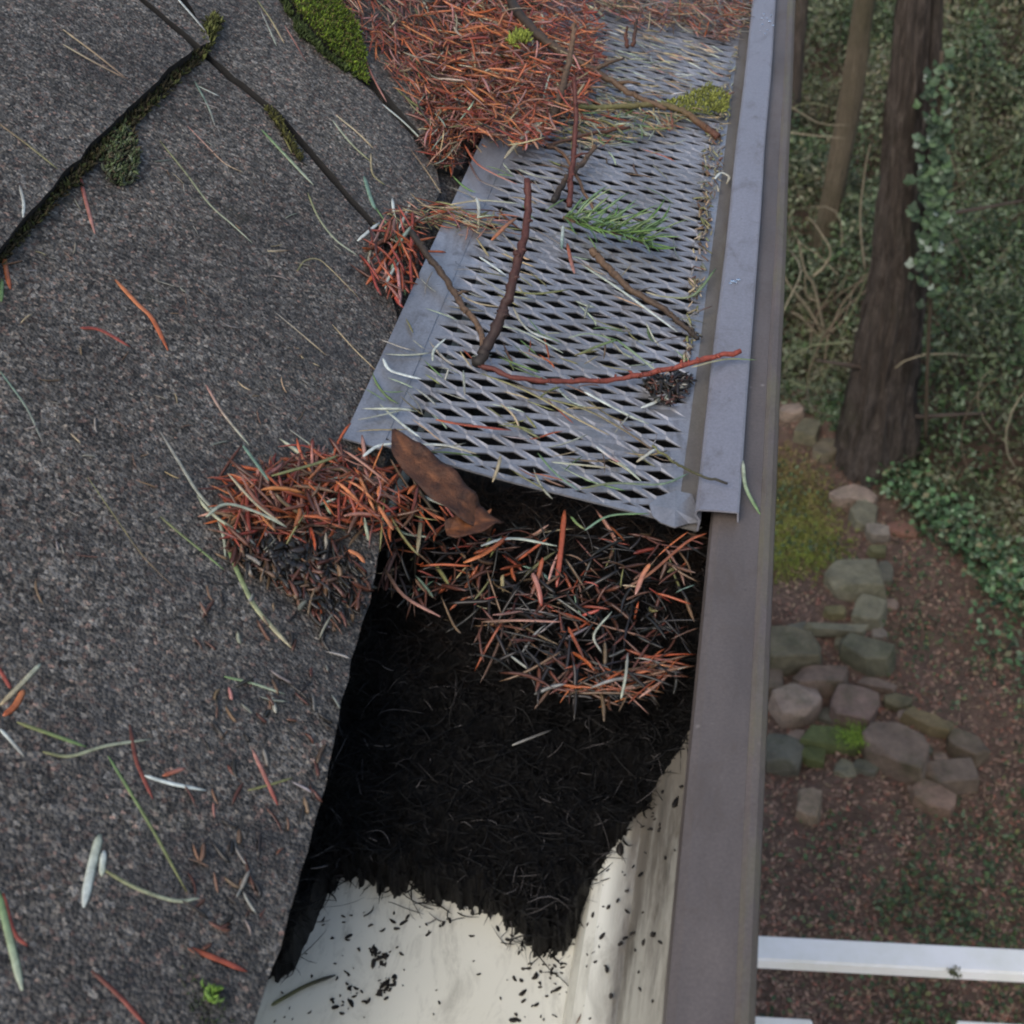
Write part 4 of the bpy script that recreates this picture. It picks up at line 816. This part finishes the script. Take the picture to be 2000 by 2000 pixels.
# ------------------------------------------------------------------ ground
GZ = -6.0
def gz(x, y):
    z = .10*mnoise.noise(Vector((x*.8, y*.8, 0)))+.05*mnoise.noise(Vector((x*2.5, y*2.5, 3)))+.022*mnoise.noise(Vector((x*8, y*8, 5)))
    return GZ+z+max(0, y-14)*.06+max(0, y-24)*.18
xs_g = np.concatenate([np.linspace(-140, -4, 24)[:-1], np.linspace(-4, 9, 220), np.linspace(9, 140, 24)[1:]])
ys_g = np.concatenate([np.linspace(-80, 2, 16)[:-1], np.linspace(2, 22, 340), np.linspace(22, 220, 34)[1:]])
V = [(x, y, gz(x, y)) for y in ys_g for x in xs_g]; nxg, nyg = len(xs_g), len(ys_g)
I = np.arange(nxg*nyg).reshape(nyg, nxg); Q = np.stack([I[:-1, :-1], I[:-1, 1:], I[1:, 1:], I[1:, :-1]], -1).reshape(-1, 4)
gr_ = link('ground', mesh_np('ground', V, Q), M_SOIL); tag(gr_, kind='structure')
def G(px, py):
    p = W(px, py, zpl(GZ))
    for _ in range(4): p = W(px, py, zpl(gz(p[0], p[1])))
    return p
def quads(P, size, C, asp=.55, nrm=None, up=.6):
    """leaf-sized folded rhombs"""
    n = len(P); N = rng.normal(0, 1, (n, 3)) if nrm is None else nrm; N[:, 2] = np.abs(N[:, 2])+up; N /= np.linalg.norm(N, axis=1)[:, None]
    R = rng.normal(0, 1, (n, 3)); a = np.cross(N, R); a /= np.linalg.norm(a, axis=1)[:, None]; b = np.cross(N, a); s = size[:, None]
    V = np.stack([P-a*s, P-b*s*asp-N*s*.15, P+a*s, P+b*s*asp-N*s*.15], 1).reshape(-1, 3)
    I = np.arange(n*4).reshape(n, 4); return V, I, np.repeat(C, 4, 0)
def ground_pts(poly, n):
    px = sample(poly, n); P = np.array([W(x, y, zpl(GZ)) for x, y in px]); P[:, 2] = [gz(x, y) for x, y in P[:, :2]]; return P
def cols(lst, n, lo=.6, hi=1.35): return np.array(lst)[rng.integers(0, len(lst), n)]*rng.uniform(lo, hi, (n, 1))
# litter of small leaves and needles over the bare soil
LP = [(1400, 760), (1640, 860), (1780, 900), (2100, 1180), (2100, 2150), (1380, 2150)]
n = 26000; P = ground_pts(LP, n); P[:, 2] += rng.uniform(0, .015, n)
C = cols([(.25, .155, .115), (.29, .18, .13), (.17, .11, .08), (.34, .22, .155), (.30, .125, .085), (.29, .21, .13)], n)
V_, Q_, C_ = quads(P, rng.uniform(.006, .022, n), C, .35, up=1.2)
o = link('leaf_litter', mesh_np('leaf_litter', V_, Q_, C_, False), M_LIT); tag(o, 'reddish brown leaf and needle litter over the bare ground', 'leaf litter', kind='stuff')
# scattered green sprigs in the litter, denser right and below
P = []; 
for poly, n, nl in (([(1750, 1000), (2100, 1250), (2100, 1500), (1800, 1400), (1700, 1200)], 45, 20), ([(1850, 1560), (2100, 1450), (2100, 2100), (1750, 2100), (1700, 1800)], 110, 26), ([(1450, 1560), (1700, 1600), (1800, 2000), (1450, 2000)], 34, 14), ([(1480, 900), (1620, 900), (1640, 1130), (1480, 1130)], 30, 20)):
    for c in ground_pts(poly, n):
        k = int(nl*random.uniform(.3, 1.6)); r = random.uniform(.04, .16); q = c+rng.normal(0, 1, (k, 3))*[r, r, .02]; q[:, 2] = c[2]+.02+np.abs(rng.normal(0, .03, k)); P.append(q)
P = np.concatenate(P); n = len(P)
V_, Q_, C_ = quads(P, rng.uniform(.010, .024, n), cols([(.05, .085, .03), (.07, .11, .04), (.10, .13, .065), (.12, .12, .045), (.03, .05, .02)], n), .6)
o = link('ground_cover', mesh_np('ground_cover', V_, Q_, C_, False), M_VEG); tag(o, 'scattered small green sprigs growing through the litter', 'ground cover', kind='stuff')
# mossy grass patch left of the stones
MP = [(1470, 900), (1520, 870), (1580, 920), (1625, 1010), (1630, 1090), (1560, 1120), (1470, 1140)]
n = 9000; P = ground_pts(MP, n); P[:, 2] += .02; P += rng.normal(0, .09, P.shape)*[1, 1, 0]; P[:, 2] = [gz(x, y)+.01 for x, y in P[:, :2]]; d = rng.normal(0, .7, (n, 3))+[0, 0, 1]; d /= np.linalg.norm(d, axis=1)[:, None]
ln = rng.uniform(.01, .05, n); px_ = np.array([project(p)[1] for p in P]); mixg = np.clip((px_-900)/180, 0, 1)[:, None]
C = (cols([(.26, .32, .05), (.33, .38, .07), (.18, .22, .045), (.24, .19, .08)], n)*mixg+cols([(.28, .21, .08), (.22, .22, .07), (.28, .18, .09)], n)*(1-mixg))
V_, Q_, C_ = needles(P, d, ln, rng.uniform(.003, .006, n), rng.normal(0, .2, (n, 3))*ln[:, None], C, rings=3, N=rng.normal(0, 1, (n, 3)))
o = link('grass_patch', mesh_np('grass_patch', V_, Q_, C_), M_VEG); tag(o, 'bright yellow green mossy grass patch beside the stones', 'grass', kind='stuff')
# dark ivy band from the big tree down to the right
parts = []
for poly, n in (([(1660, 880), (1740, 885), (1830, 960), (1920, 1050), (2100, 1180), (2100, 1260), (1960, 1190), (1850, 1080), (1790, 1010), (1700, 930)], 3000), ([(1900, 1150), (2100, 1250), (2100, 1420), (1960, 1330), (1880, 1220)], 350)):
    P = ground_pts(poly, n); P += rng.normal(0, .06, P.shape)*[1, 1, 0]; P[:, 2] += rng.uniform(0.0, .2, n)
    parts.append(quads(P, rng.uniform(.016, .034, n), cols([(.055, .11, .045), (.10, .17, .075), (.04, .07, .03), (.17, .23, .13), (.07, .14, .05), (.13, .12, .06)], n, .4, 1.5), .75, up=.7))
V_, Q_, C_ = merge(parts); o = link('ivy_cover', mesh_np('ivy_cover', V_, Q_, C_, False), M_VEG); tag(o, 'dark green ivy carpet running down from the big tree', 'ivy', kind='stuff')
# undergrowth behind
a0 = W(1660, 880, zpl(GZ)); a1 = W(2080, 1200, zpl(GZ)); a2 = W(1400, 760, zpl(GZ))
n = 560000; X = rng.uniform(-1.5, 10, n); Y = rng.uniform(6.5, 26, n)
dd = 1/(1+np.maximum(0, Y-10)*.05); keep = rng.uniform(0, 1, n) < dd
lim = np.interp(X, [a2[0], a0[0], a1[0], 13], [a2[1]+.3, a0[1]+.1, a1[1]+.05, a1[1]-1]); keep &= Y > lim
X, Y = X[keep], Y[keep]; n = len(X)
def nz(X, Y, s, o): return np.array([mnoise.noise(Vector((x*s, y*s, o))) for x, y in zip(X, Y)])
cl = nz(X, Y, .9, 2); cl2 = nz(X, Y, 2.4, 5); limk = np.interp(X, [a2[0], a0[0], a1[0], 13], [a2[1]+.3, a0[1]+.1, a1[1]+.05, a1[1]-1])
hm = np.clip((Y-limk)*.5, .12, 1)*np.clip(.7+cl*1.1+cl2*.7, .12, 2.0)
Z = np.array([gz(x, y) for x, y in zip(X, Y)])+hm*rng.uniform(0, 1, n)**.7
P = np.stack([X, Y, Z], 1)
tone = nz(X, Y, .6, 9)+nz(X, Y, 3.1, 11)*.5
CA = cols([(.032, .062, .020), (.05, .088, .03), (.085, .12, .055), (.015, .028, .011), (.13, .165, .10)], n); CB = cols([(.10, .11, .045), (.15, .125, .075), (.065, .072, .032), (.20, .195, .13)], n)
k = np.clip(tone*1.6+.35, 0, 1)[:, None]; C = CA*(1-k)+CB*k
V_, Q_, C_ = quads(P, rng.uniform(.015, .042, n)*(1+.02*np.maximum(0, Y-10)), C, .5, up=.3)
o = link('undergrowth', mesh_np('undergrowth', V_, Q_, C_, False), M_VEG); tag(o, 'dense green woodland undergrowth of ivy and brambles behind the trees', 'undergrowth', kind='stuff')
# bramble canes
parts = []
n = 520; X = rng.uniform(0, 9, n); Y = rng.uniform(8, 20, n)
lim = np.interp(X, [a2[0], a0[0], a1[0], 13], [a2[1], a0[1], a1[1], a1[1]-1]); ok = Y > lim; X = X[ok]; Y = Y[ok]; n = len(X)
P = np.stack([X, Y, [gz(x, y)+.1 for x, y in zip(X, Y)]], 1); d = rng.normal(0, .6, (n, 3))+[0, 0, .7]; d /= np.linalg.norm(d, axis=1)[:, None]; ln = rng.uniform(.5, 2.0, n)
V_, Q_, C_ = needles(P, d, ln, rng.uniform(.003, .008, n), rng.normal(0, .18, (n, 3))*ln[:, None], cols([(.16, .12, .08), (.22, .19, .13), (.10, .08, .05), (.14, .15, .08)], n), rings=9, N=rng.normal(0, 1, (n, 3)), flat=1)
o = link('bramble_canes', mesh_np('bramble_canes', V_, Q_, C_), M_WOOD); tag(o, 'thin bare brown bramble canes tangled through the undergrowth', 'canes', kind='stuff')

# ------------------------------------------------------------------ trees
def trunk(name, path, label, m, depth_px, rough=.10, furrow=14, root=None, part='trunk'):
    """path: (px, py, half width px), first entry at the ground"""
    b = G(*depth_px); yb = b[1]; P = []; R = []
    for x, y, r in path:
        p = W(x, y, ypl(yb)); P.append(p); R.append(r*abs((M.T@(p-CAM))[2])/F)
    P[0][2] = min(P[0][2], b[2])-.15
    top = P[-1]+(P[-1]-P[-2])/np.linalg.norm(P[-1]-P[-2])*5; P.append(top); R.append(R[-1]*.8)
    P = np.array(P); R = np.array(R); s = np.linspace(0, 1, len(P)); N = 240; t = np.interp(np.linspace(0, 1, N), np.linspace(0, 1, len(P)), np.arange(len(P)))
    Pi = np.stack([np.interp(t, np.arange(len(P)), P[:, k]) for k in range(3)], 1); Ri = np.interp(t, np.arange(len(P)), R); K = 72; V = []
    for i in range(N):
        for k in range(K):
            a = 2*math.pi*k/K; z = Pi[i, 2]
            f = abs(mnoise.noise(Vector((math.cos(a)*furrow*.32, math.sin(a)*furrow*.32, z*1.1))))*2; g2 = mnoise.noise(Vector((math.cos(a)*furrow, math.sin(a)*furrow, z*6)))
            fl_ = max(0, 1-(z-P[0][2])/1.1)**2; bt = 1+fl_*(.35*max(0, math.cos(a*2.5+1))+.15)
            r = Ri[i]*bt*(1-rough*.9+rough*f+rough*.5*g2); V.append((Pi[i, 0]+math.cos(a)*r, Pi[i, 1]+math.sin(a)*r, z))
    I = np.arange(N*K).reshape(N, K); Q = np.stack([I[:-1], np.roll(I, -1, 1)[:-1], np.roll(I, -1, 1)[1:], I[1:]], -1).reshape(-1, 4)
    r0 = root or empty(name); 
    if not root: r0.location = Vector(P[0]); tag(r0, label, 'tree')
    me = mesh_np(part, V, Q); me.transform(Matrix.Translation(-r0.location)); link(part, me, m, r0); return r0, Pi, Ri
big, bP, bR = trunk('fir_tree', [(1706, 905, 80), (1716, 792, 68), (1742, 605, 56), (1750, 466, 46), (1768, 233, 38), (1786, 0, 32), (1805, -300, 28)], 'large dark furrowed conifer trunk with ivy on its right side', M_BARK, (1715, 895), rough=.22, furrow=18)
trunk('fir_tree', [(1770, 860, 14), (1793, 605, 14), (1803, 466, 16), (1815, 233, 19), (1824, 0, 19), (1840, -300, 18)], '', M_BARK, (1725, 875), root=big, part='side_stem', rough=.15)
mid, _, _ = trunk('fir_tree', [(1600, 520, 20), (1615, 442, 22), (1655, 233, 23), (1689, 0, 21), (1725, -250, 18)], 'slim pale brown trunk leaning right, seen between the lip and the big trunk', M_BARK2, (1602, 515), rough=.10)
trunk('fir_tree', [(1530, 330, 20), (1545, 200, 19), (1560, 0, 18), (1575, -250, 16)], 'thin dark trunk half hidden by the gutter lip at the top', M_BARK, (1532, 330), rough=.12)
# broken limb stubs
for (i, a, L) in ((.12, .5, .5), (.2, 2.4, .4), (.45, .2, .6)):
    k = int(i*239); p = bP[k]-np.array(big.location); d_ = np.array([math.cos(a), math.sin(a)*-.5, .3]); link('limb', mesh_tube('limb', [p, p+d_*bR[k]*1.2, p+d_*(bR[k]*1.2+L)], [.03, .02, .008], [np.array((.06, .045, .035))]*3), M_WOOD, big)
# ivy climbing the right side of the trunk: each leaf a part
ivy = empty('climbing_ivy'); ivy.location = big.location; tag(ivy, 'ivy with pale and dark leaves climbing the right side of the big trunk', 'ivy')
def ivy_leaf(c):
    pts = [(0, -.5), (.35, -.3), (.55, .0), (.3, .15), (.12, .6), (-.12, .6), (-.3, .15), (-.55, 0), (-.35, -.3)]
    me = bpy.data.meshes.new('leaf'); me.from_pydata([(0, 0, .12)]+[(x, y, 0) for x, y in pts], [], [(0, i+1, (i+1) % 9+1) for i in range(9)])
    a = me.color_attributes.new('Col', 'FLOAT_COLOR', 'POINT'); a.data.foreach_set('color', np.tile([*c, 1], 10).astype(np.float32)); me.materials.append(M_VEG); return me
IL = [ivy_leaf(c) for c in ((.20, .24, .19), (.06, .10, .05), (.035, .065, .03), (.10, .15, .09), (.07, .12, .05), (.025, .045, .022))]
yb = bP[0][1]
for k in range(285):
    py = random.triangular(90, 640, 380); cx = np.interp(py, [60, 250, 400, 560, 640], [1838, 1830, 1822, 1818, 1815]); px = cx+random.gauss(0, 19)
    if px > 1862: px = 1850
    p = W(px, py, ypl(yb-.30-random.uniform(0, .07))); o = bpy.data.objects.new('leaf', IL[int(random.choice([0, 1, 1, 2, 2, 2, 3, 4, 4, 5, 5, 5, 5]))]); COL.objects.link(o); o.parent = ivy; o.location = Vector(p)-ivy.location
    o.scale = [random.uniform(.04, .072)]*3; o.rotation_euler = (random.uniform(.3, 1.3), random.uniform(-.5, .5), random.uniform(-1, 1))
# leafy mass of ivy edge and vine stems
st = smooth_path([W(x, y, ypl(yb-.27)) for x, y in ((1808, 860), (1812, 700), (1822, 500), (1828, 320), (1840, 100))], 6)-np.array(ivy.location)
link('vine', mesh_tube('vine', st, [.014]*len(st), [np.array((.06, .045, .03))]*len(st), nrm=(0, 1, 0)), M_WOOD, ivy)
# bare shrub
sh = empty('bare_shrub'); b0 = G(1612, 668); sh.location = Vector(b0); tag(sh, 'leafless shrub with pale arching branches between lip and big trunk', 'shrub')
for pth, w_ in (([(1640, 760), (1615, 690), (1610, 650), (1590, 560), (1572, 530), (1560, 470)], 9), ([(1612, 660), (1580, 605), (1540, 555), (1520, 515)], 8), ([(1605, 665), (1565, 620), (1545, 610)], 8),
                ([(1588, 540), (1610, 520), (1622, 490), (1600, 450), (1580, 425)], 6), ([(1600, 590), (1575, 575), (1573, 520)], 4), ([(1622, 650), (1650, 620), (1665, 570)], 5), ([(1628, 690), (1650, 640), (1655, 600)], 4),
                ([(1575, 700), (1545, 665), (1515, 635)], 4), ([(1690, 530), (1680, 430), (1690, 330), (1700, 280)], 5), ([(1640, 540), (1600, 500), (1560, 470), (1540, 420)], 3), ([(1540, 205), (1600, 240), (1660, 245)], 3), ([(1535, 258), (1600, 266), (1650, 270)], 3)):
    P = smooth_path([W(x, y, ypl(b0[1]-.02*i)) for i, (x, y) in enumerate(pth)], 6)-b0; d_ = 11.5
    link('branch', mesh_tube('branch', P, np.linspace(w_, w_*.4, len(P))/2*d_/F, [np.array((.26, .22, .15))*random.uniform(.7, 1.1)]*len(P), nrm=(0, 1, .2)), M_WOOD, sh)

# ------------------------------------------------------------------ stones
def rock(px, py, wp, hp, rot, col, label, seed, hgt=.5, lift=0.0, moss_=0.0):
    p = G(px, py); dep = abs((M.T@(p-CAM))[2]); wp *= 1.2; hp *= 1.2; col = tuple(c*m for c, m in zip(col, (1.0, .94, .86))); sx = wp/2*dep/F; sy = hp/2*dep/F*1.3; szz = min(sx, sy*1.3)*hgt
    bm = bmesh.new(); r = random.Random(seed)
    for k in range(8):
        a = 2*math.pi*k/8+r.uniform(-.28, .28); sq = 1/max(abs(math.cos(a)), abs(math.sin(a)))**.75; q = sq*r.uniform(.74, 1.04)
        zt = r.choice((.75, .9, 1.0, .45)); q2 = q*(.9 if zt > .8 else 1.0)
        bm.verts.new((math.cos(a)*q2*sx, math.sin(a)*q2*sy, zt*szz)); bm.verts.new((math.cos(a+.1)*q*1.02*sx, math.sin(a+.1)*q*1.02*sy, -.9*szz))
    bmesh.ops.convex_hull(bm, input=bm.verts)
    for v in [v for v in bm.verts if not v.link_faces]: bm.verts.remove(v)
    bmesh.ops.dissolve_limit(bm, angle_limit=.22, verts=bm.verts, edges=bm.edges)
    bmesh.ops.bevel(bm, geom=list(bm.edges), offset=min(sx, sy)*.045, segments=1, affect='EDGES', clamp_overlap=True)
    bmesh.ops.triangulate(bm, faces=bm.faces); bmesh.ops.subdivide_edges(bm, edges=[e for e in bm.edges if e.calc_length() > .05], cuts=2, use_grid_fill=True)
    for v in bm.verts: v.co += Vector([mnoise.noise(v.co*7+Vector((seed, k, 0))) for k in range(3)])*min(sx, sy)*.08
    me = bpy.data.meshes.new('stone'); bm.to_mesh(me); bm.free(); me.polygons.foreach_set('use_smooth', [False]*len(me.polygons))
    a = me.color_attributes.new('Col', 'FLOAT_COLOR', 'POINT'); a.data.foreach_set('color', np.tile([*col, 1], len(me.vertices)).astype(np.float32))
    o = link('stone', me, M_ROCK); o.location = (p[0], p[1], p[2]+szz*.35+lift); o.rotation_euler = (0.08*r.uniform(-1, 1), .08*r.uniform(-1, 1), -math.radians(rot)); return tag(o, label, 'stone')
PK = (.33, .265, .225); GN = (.21, .205, .15); GY = (.24, .215, .185); TN = (.30, .235, .18); DG = (.145, .145, .12)
ST = [(1545, 810, 48, 28, 0, PK, 'flat pinkish stone at the far end of the stone row'), (1578, 848, 46, 48, 10, (.17, .16, .11), 'round green grey stone next to the flat pinkish far one'),
 (1612, 885, 46, 46, 20, (.17, .15, .11), 'round stone between the mossy patch and the big tree foot'), (1665, 977, 80, 36, 8, PK, 'light pink wedge stone right of the top of the grass patch'),
 (1686, 1014, 52, 62, 5, GN, 'upright mossy stone just below the light pink wedge'), (1756, 1043, 62, 28, 5, (.24, .13, .10), 'reddish flat stone right of the upright mossy one'),
 (1712, 1052, 44, 26, 0, GY, 'small grey stone left of the reddish flat one'), (1712, 1085, 34, 18, -10, (.15, .15, .08), 'thin yellow green stone above the big square mossy one'),
 (1664, 1148, 96, 66, -6, GN, 'big square mossy stone in the middle of the row'), (1728, 1125, 28, 40, 8, DG, 'dark narrow stone at the right of the big square mossy one'),
 (1694, 1206, 62, 52, 25, GN, 'mossy triangular stone below the big square one'), (1630, 1205, 38, 20, -15, (.19, .17, .09), 'small yellowish stone left of the mossy triangular one'),
 (1632, 1240, 104, 22, -3, GN, 'long thin slab lying level above the big pale boulder'), (1540, 1285, 112, 66, -8, (.15, .14, .10), 'large grey green boulder beside the gutter lip'),
 (1690, 1290, 96, 50, 22, (.14, .14, .10), 'rounded boulder right of the dark gap below the slab'), (1488, 1222, 34, 58, -8, (.22, .17, .14), 'narrow stone partly hidden by the lip above the large boulder'),
 (1490, 1340, 66, 62, -14, (.18, .145, .115), 'brown stone partly hidden by the lip below the large boulder'), (1600, 1343, 104, 44, -8, (.19, .145, .12), 'long brown stone below the large boulder'),
 (1553, 1388, 92, 56, -5, PK, 'pinkish slab in the lower left of the stone row'), (1666, 1402, 96, 60, 8, (.21, .155, .135), 'square pinkish grey stone in the middle of the lower group'),
 (1708, 1345, 68, 18, 12, (.19, .15, .125), 'thin stone strip above the square pinkish grey one'), (1745, 1480, 112, 82, 14, (.19, .15, .125), 'biggest pale stone of the lower group'),
 (1612, 1456, 104, 34, 4, (.12, .145, .06), 'flat moss covered stone left of the biggest pale one'), (1590, 1488, 44, 28, 0, (.11, .13, .05), 'small bright mossy stone under the flat moss covered one'),
 (1528, 1484, 78, 56, 0, DG, 'dark grey stone beside the lip at the lower left of the group'), (1810, 1420, 90, 28, 20, (.19, .155, .09), 'long tan slab on the upper edge at the right'),
 (1880, 1468, 82, 36, 38, (.16, .13, .10), 'slanting grey slab at the right end of the group'), (1852, 1528, 98, 48, -6, (.18, .145, .12), 'broad stone above the lowest pink one at the right'),
 (1822, 1570, 86, 38, 14, (.24, .17, .135), 'lowest pink stone at the right end of the group'), (1580, 1580, 50, 52, 12, TN, 'lone pointed tan stone on the bare soil below the group'),
 (1752, 1382, 50, 22, 15, (.15, .14, .09), 'small wedge stone between the strip and the tan slab')]
for i, (x, y, a, b, r, c, l) in enumerate(ST): rock(x, y, a, b, r, c, l, i+3, lift=.03 if i > 5 else 0)
for k in range(22):
    x, y = [(1470, 1265), (1475, 1300), (1560, 1235), (1585, 1315), (1640, 1320), (1650, 1260), (1740, 1180), (1715, 1240), (1620, 1400), (1650, 1360), (1600, 1430), (1555, 1440), (1480, 1420), (1475, 1385), (1700, 1440), (1730, 1430), (1690, 1500), (1650, 1505), (1800, 1465), (1835, 1480), (1790, 1545), (1770, 1400)][k]
    o = rock(x, y, random.uniform(28, 46), random.uniform(16, 30), random.uniform(-30, 30), random.choice([GN, GY, DG, PK]), 'small dark stone wedged between the larger stones of the row', 90+k, lift=-.02); o['group'] = 'small stones wedged between the larger ones'
# bright moss cap on the flat stone
p = G(1665, 1468); n = 1500; P = p+rng.normal(0, 1, (n, 3))*[.055, .045, .01]; P[:, 2] = p[2]+.13+rng.uniform(0, .03, n)
V_, Q_, C_ = quads(P, rng.uniform(.003, .008, n), cols([(.17, .26, .03), (.22, .32, .05), (.10, .16, .03)], n), .6)
o = link('moss_clump', mesh_np('moss_clump', V_, Q_, C_, False), M_MOSS); put(o, p); tag(o, 'bright lime moss cap on the flat stone in the lower group', 'moss', kind='stuff')

# ------------------------------------------------------------------ white deck rail far below the gutter
RZ = -2.55
def rail_pt(x, y, z=RZ): return W(x, y, zpl(z))
rr_ = empty('deck_railing'); A = rail_pt(1440, 1824); B = rail_pt(2000, 1853); A2 = rail_pt(1440, 1872); rr_.location = Vector(A)
dr = (B-A); dr[2] = 0; dr /= np.linalg.norm(dr); pe = np.array([-dr[1], dr[0], 0]); pe = pe if pe[1] < 0 else -pe; wid = abs(np.dot(A2-A, pe))
tag(rr_, 'white painted top rail of a deck far below the gutter', 'railing')
def obox(name, o0, u, v, wv, lu, lv, lw, m, root, bev=.004):
    bm = bmesh.new(); vs = []
    for c in (0, 1):
        for a, b in ((0, 0), (1, 0), (1, 1), (0, 1)): vs.append(bm.verts.new(Vector(o0+u*lu*a+v*lv*b+wv*lw*c)-root.location))
    for f in ((0, 1, 2, 3), (4, 5, 6, 7), (0, 1, 5, 4), (1, 2, 6, 5), (2, 3, 7, 6), (3, 0, 4, 7)): bm.faces.new([vs[i] for i in f])
    bmesh.ops.recalc_face_normals(bm, faces=bm.faces); bmesh.ops.bevel(bm, geom=list(bm.edges), offset=bev, segments=2, affect='EDGES')
    me = bpy.data.meshes.new(name); bm.to_mesh(me); bm.free(); return link(name, me, m, root)
dn = np.array([0, 0, -1.])
obox('top_rail', A-dr*1.0, dr, pe, dn, 4.0, wid, .040, M_WHITE, rr_)
obox('lower_rail', A-dr*1.0+dn*.85+pe*wid*.3, dr, pe, dn, 4.0, wid*.4, .04, M_WHITE, rr_)
for k in range(2): obox('post', A+dr*(-.7+k*3.2)+dn*.0405+pe*wid*.1, dr, pe, dn, .08, wid*.8, 3.3, M_WHITE, rr_)
dp = W(1862, 1900, zpl(RZ)); P = dp+rng.normal(0, 1, (60, 3))*[.008, .006, .001]; P[:, 2] = RZ+.003; 
V_, Q_, C_ = quads(P, rng.uniform(.002, .006, 60), cols([(.12, .12, .06), (.07, .08, .04)], 60), .7); me = mesh_np('lichen_spot', V_, Q_, C_, False); me.transform(Matrix.Translation(-rr_.location)); link('lichen_spot', me, M_MOSS, rr_)
for (x0, x1, y, lab) in ((1452, 1586, 1982, 'white post top at the bottom edge right beside the gutter lip'), (1868, 2010, 1992, 'white post top at the bottom right corner of the photo')):
    a = W(x0, y, zpl(-2.7)); b = W(x1, y+4, zpl(-2.7)); pr = empty('white_post'); pr.location = Vector((a[0], a[1], -6)); tag(pr, lab, 'post')
    L = np.linalg.norm(b-a); obox('cap', a-pe*0, dr, pe, dn, L, L, .03, M_WHITE, pr); obox('shaft', a+dr*.02+pe*.02+dn*.0305, dr, pe, dn, L-.04, L-.04, 3.25, M_WHITE, pr)
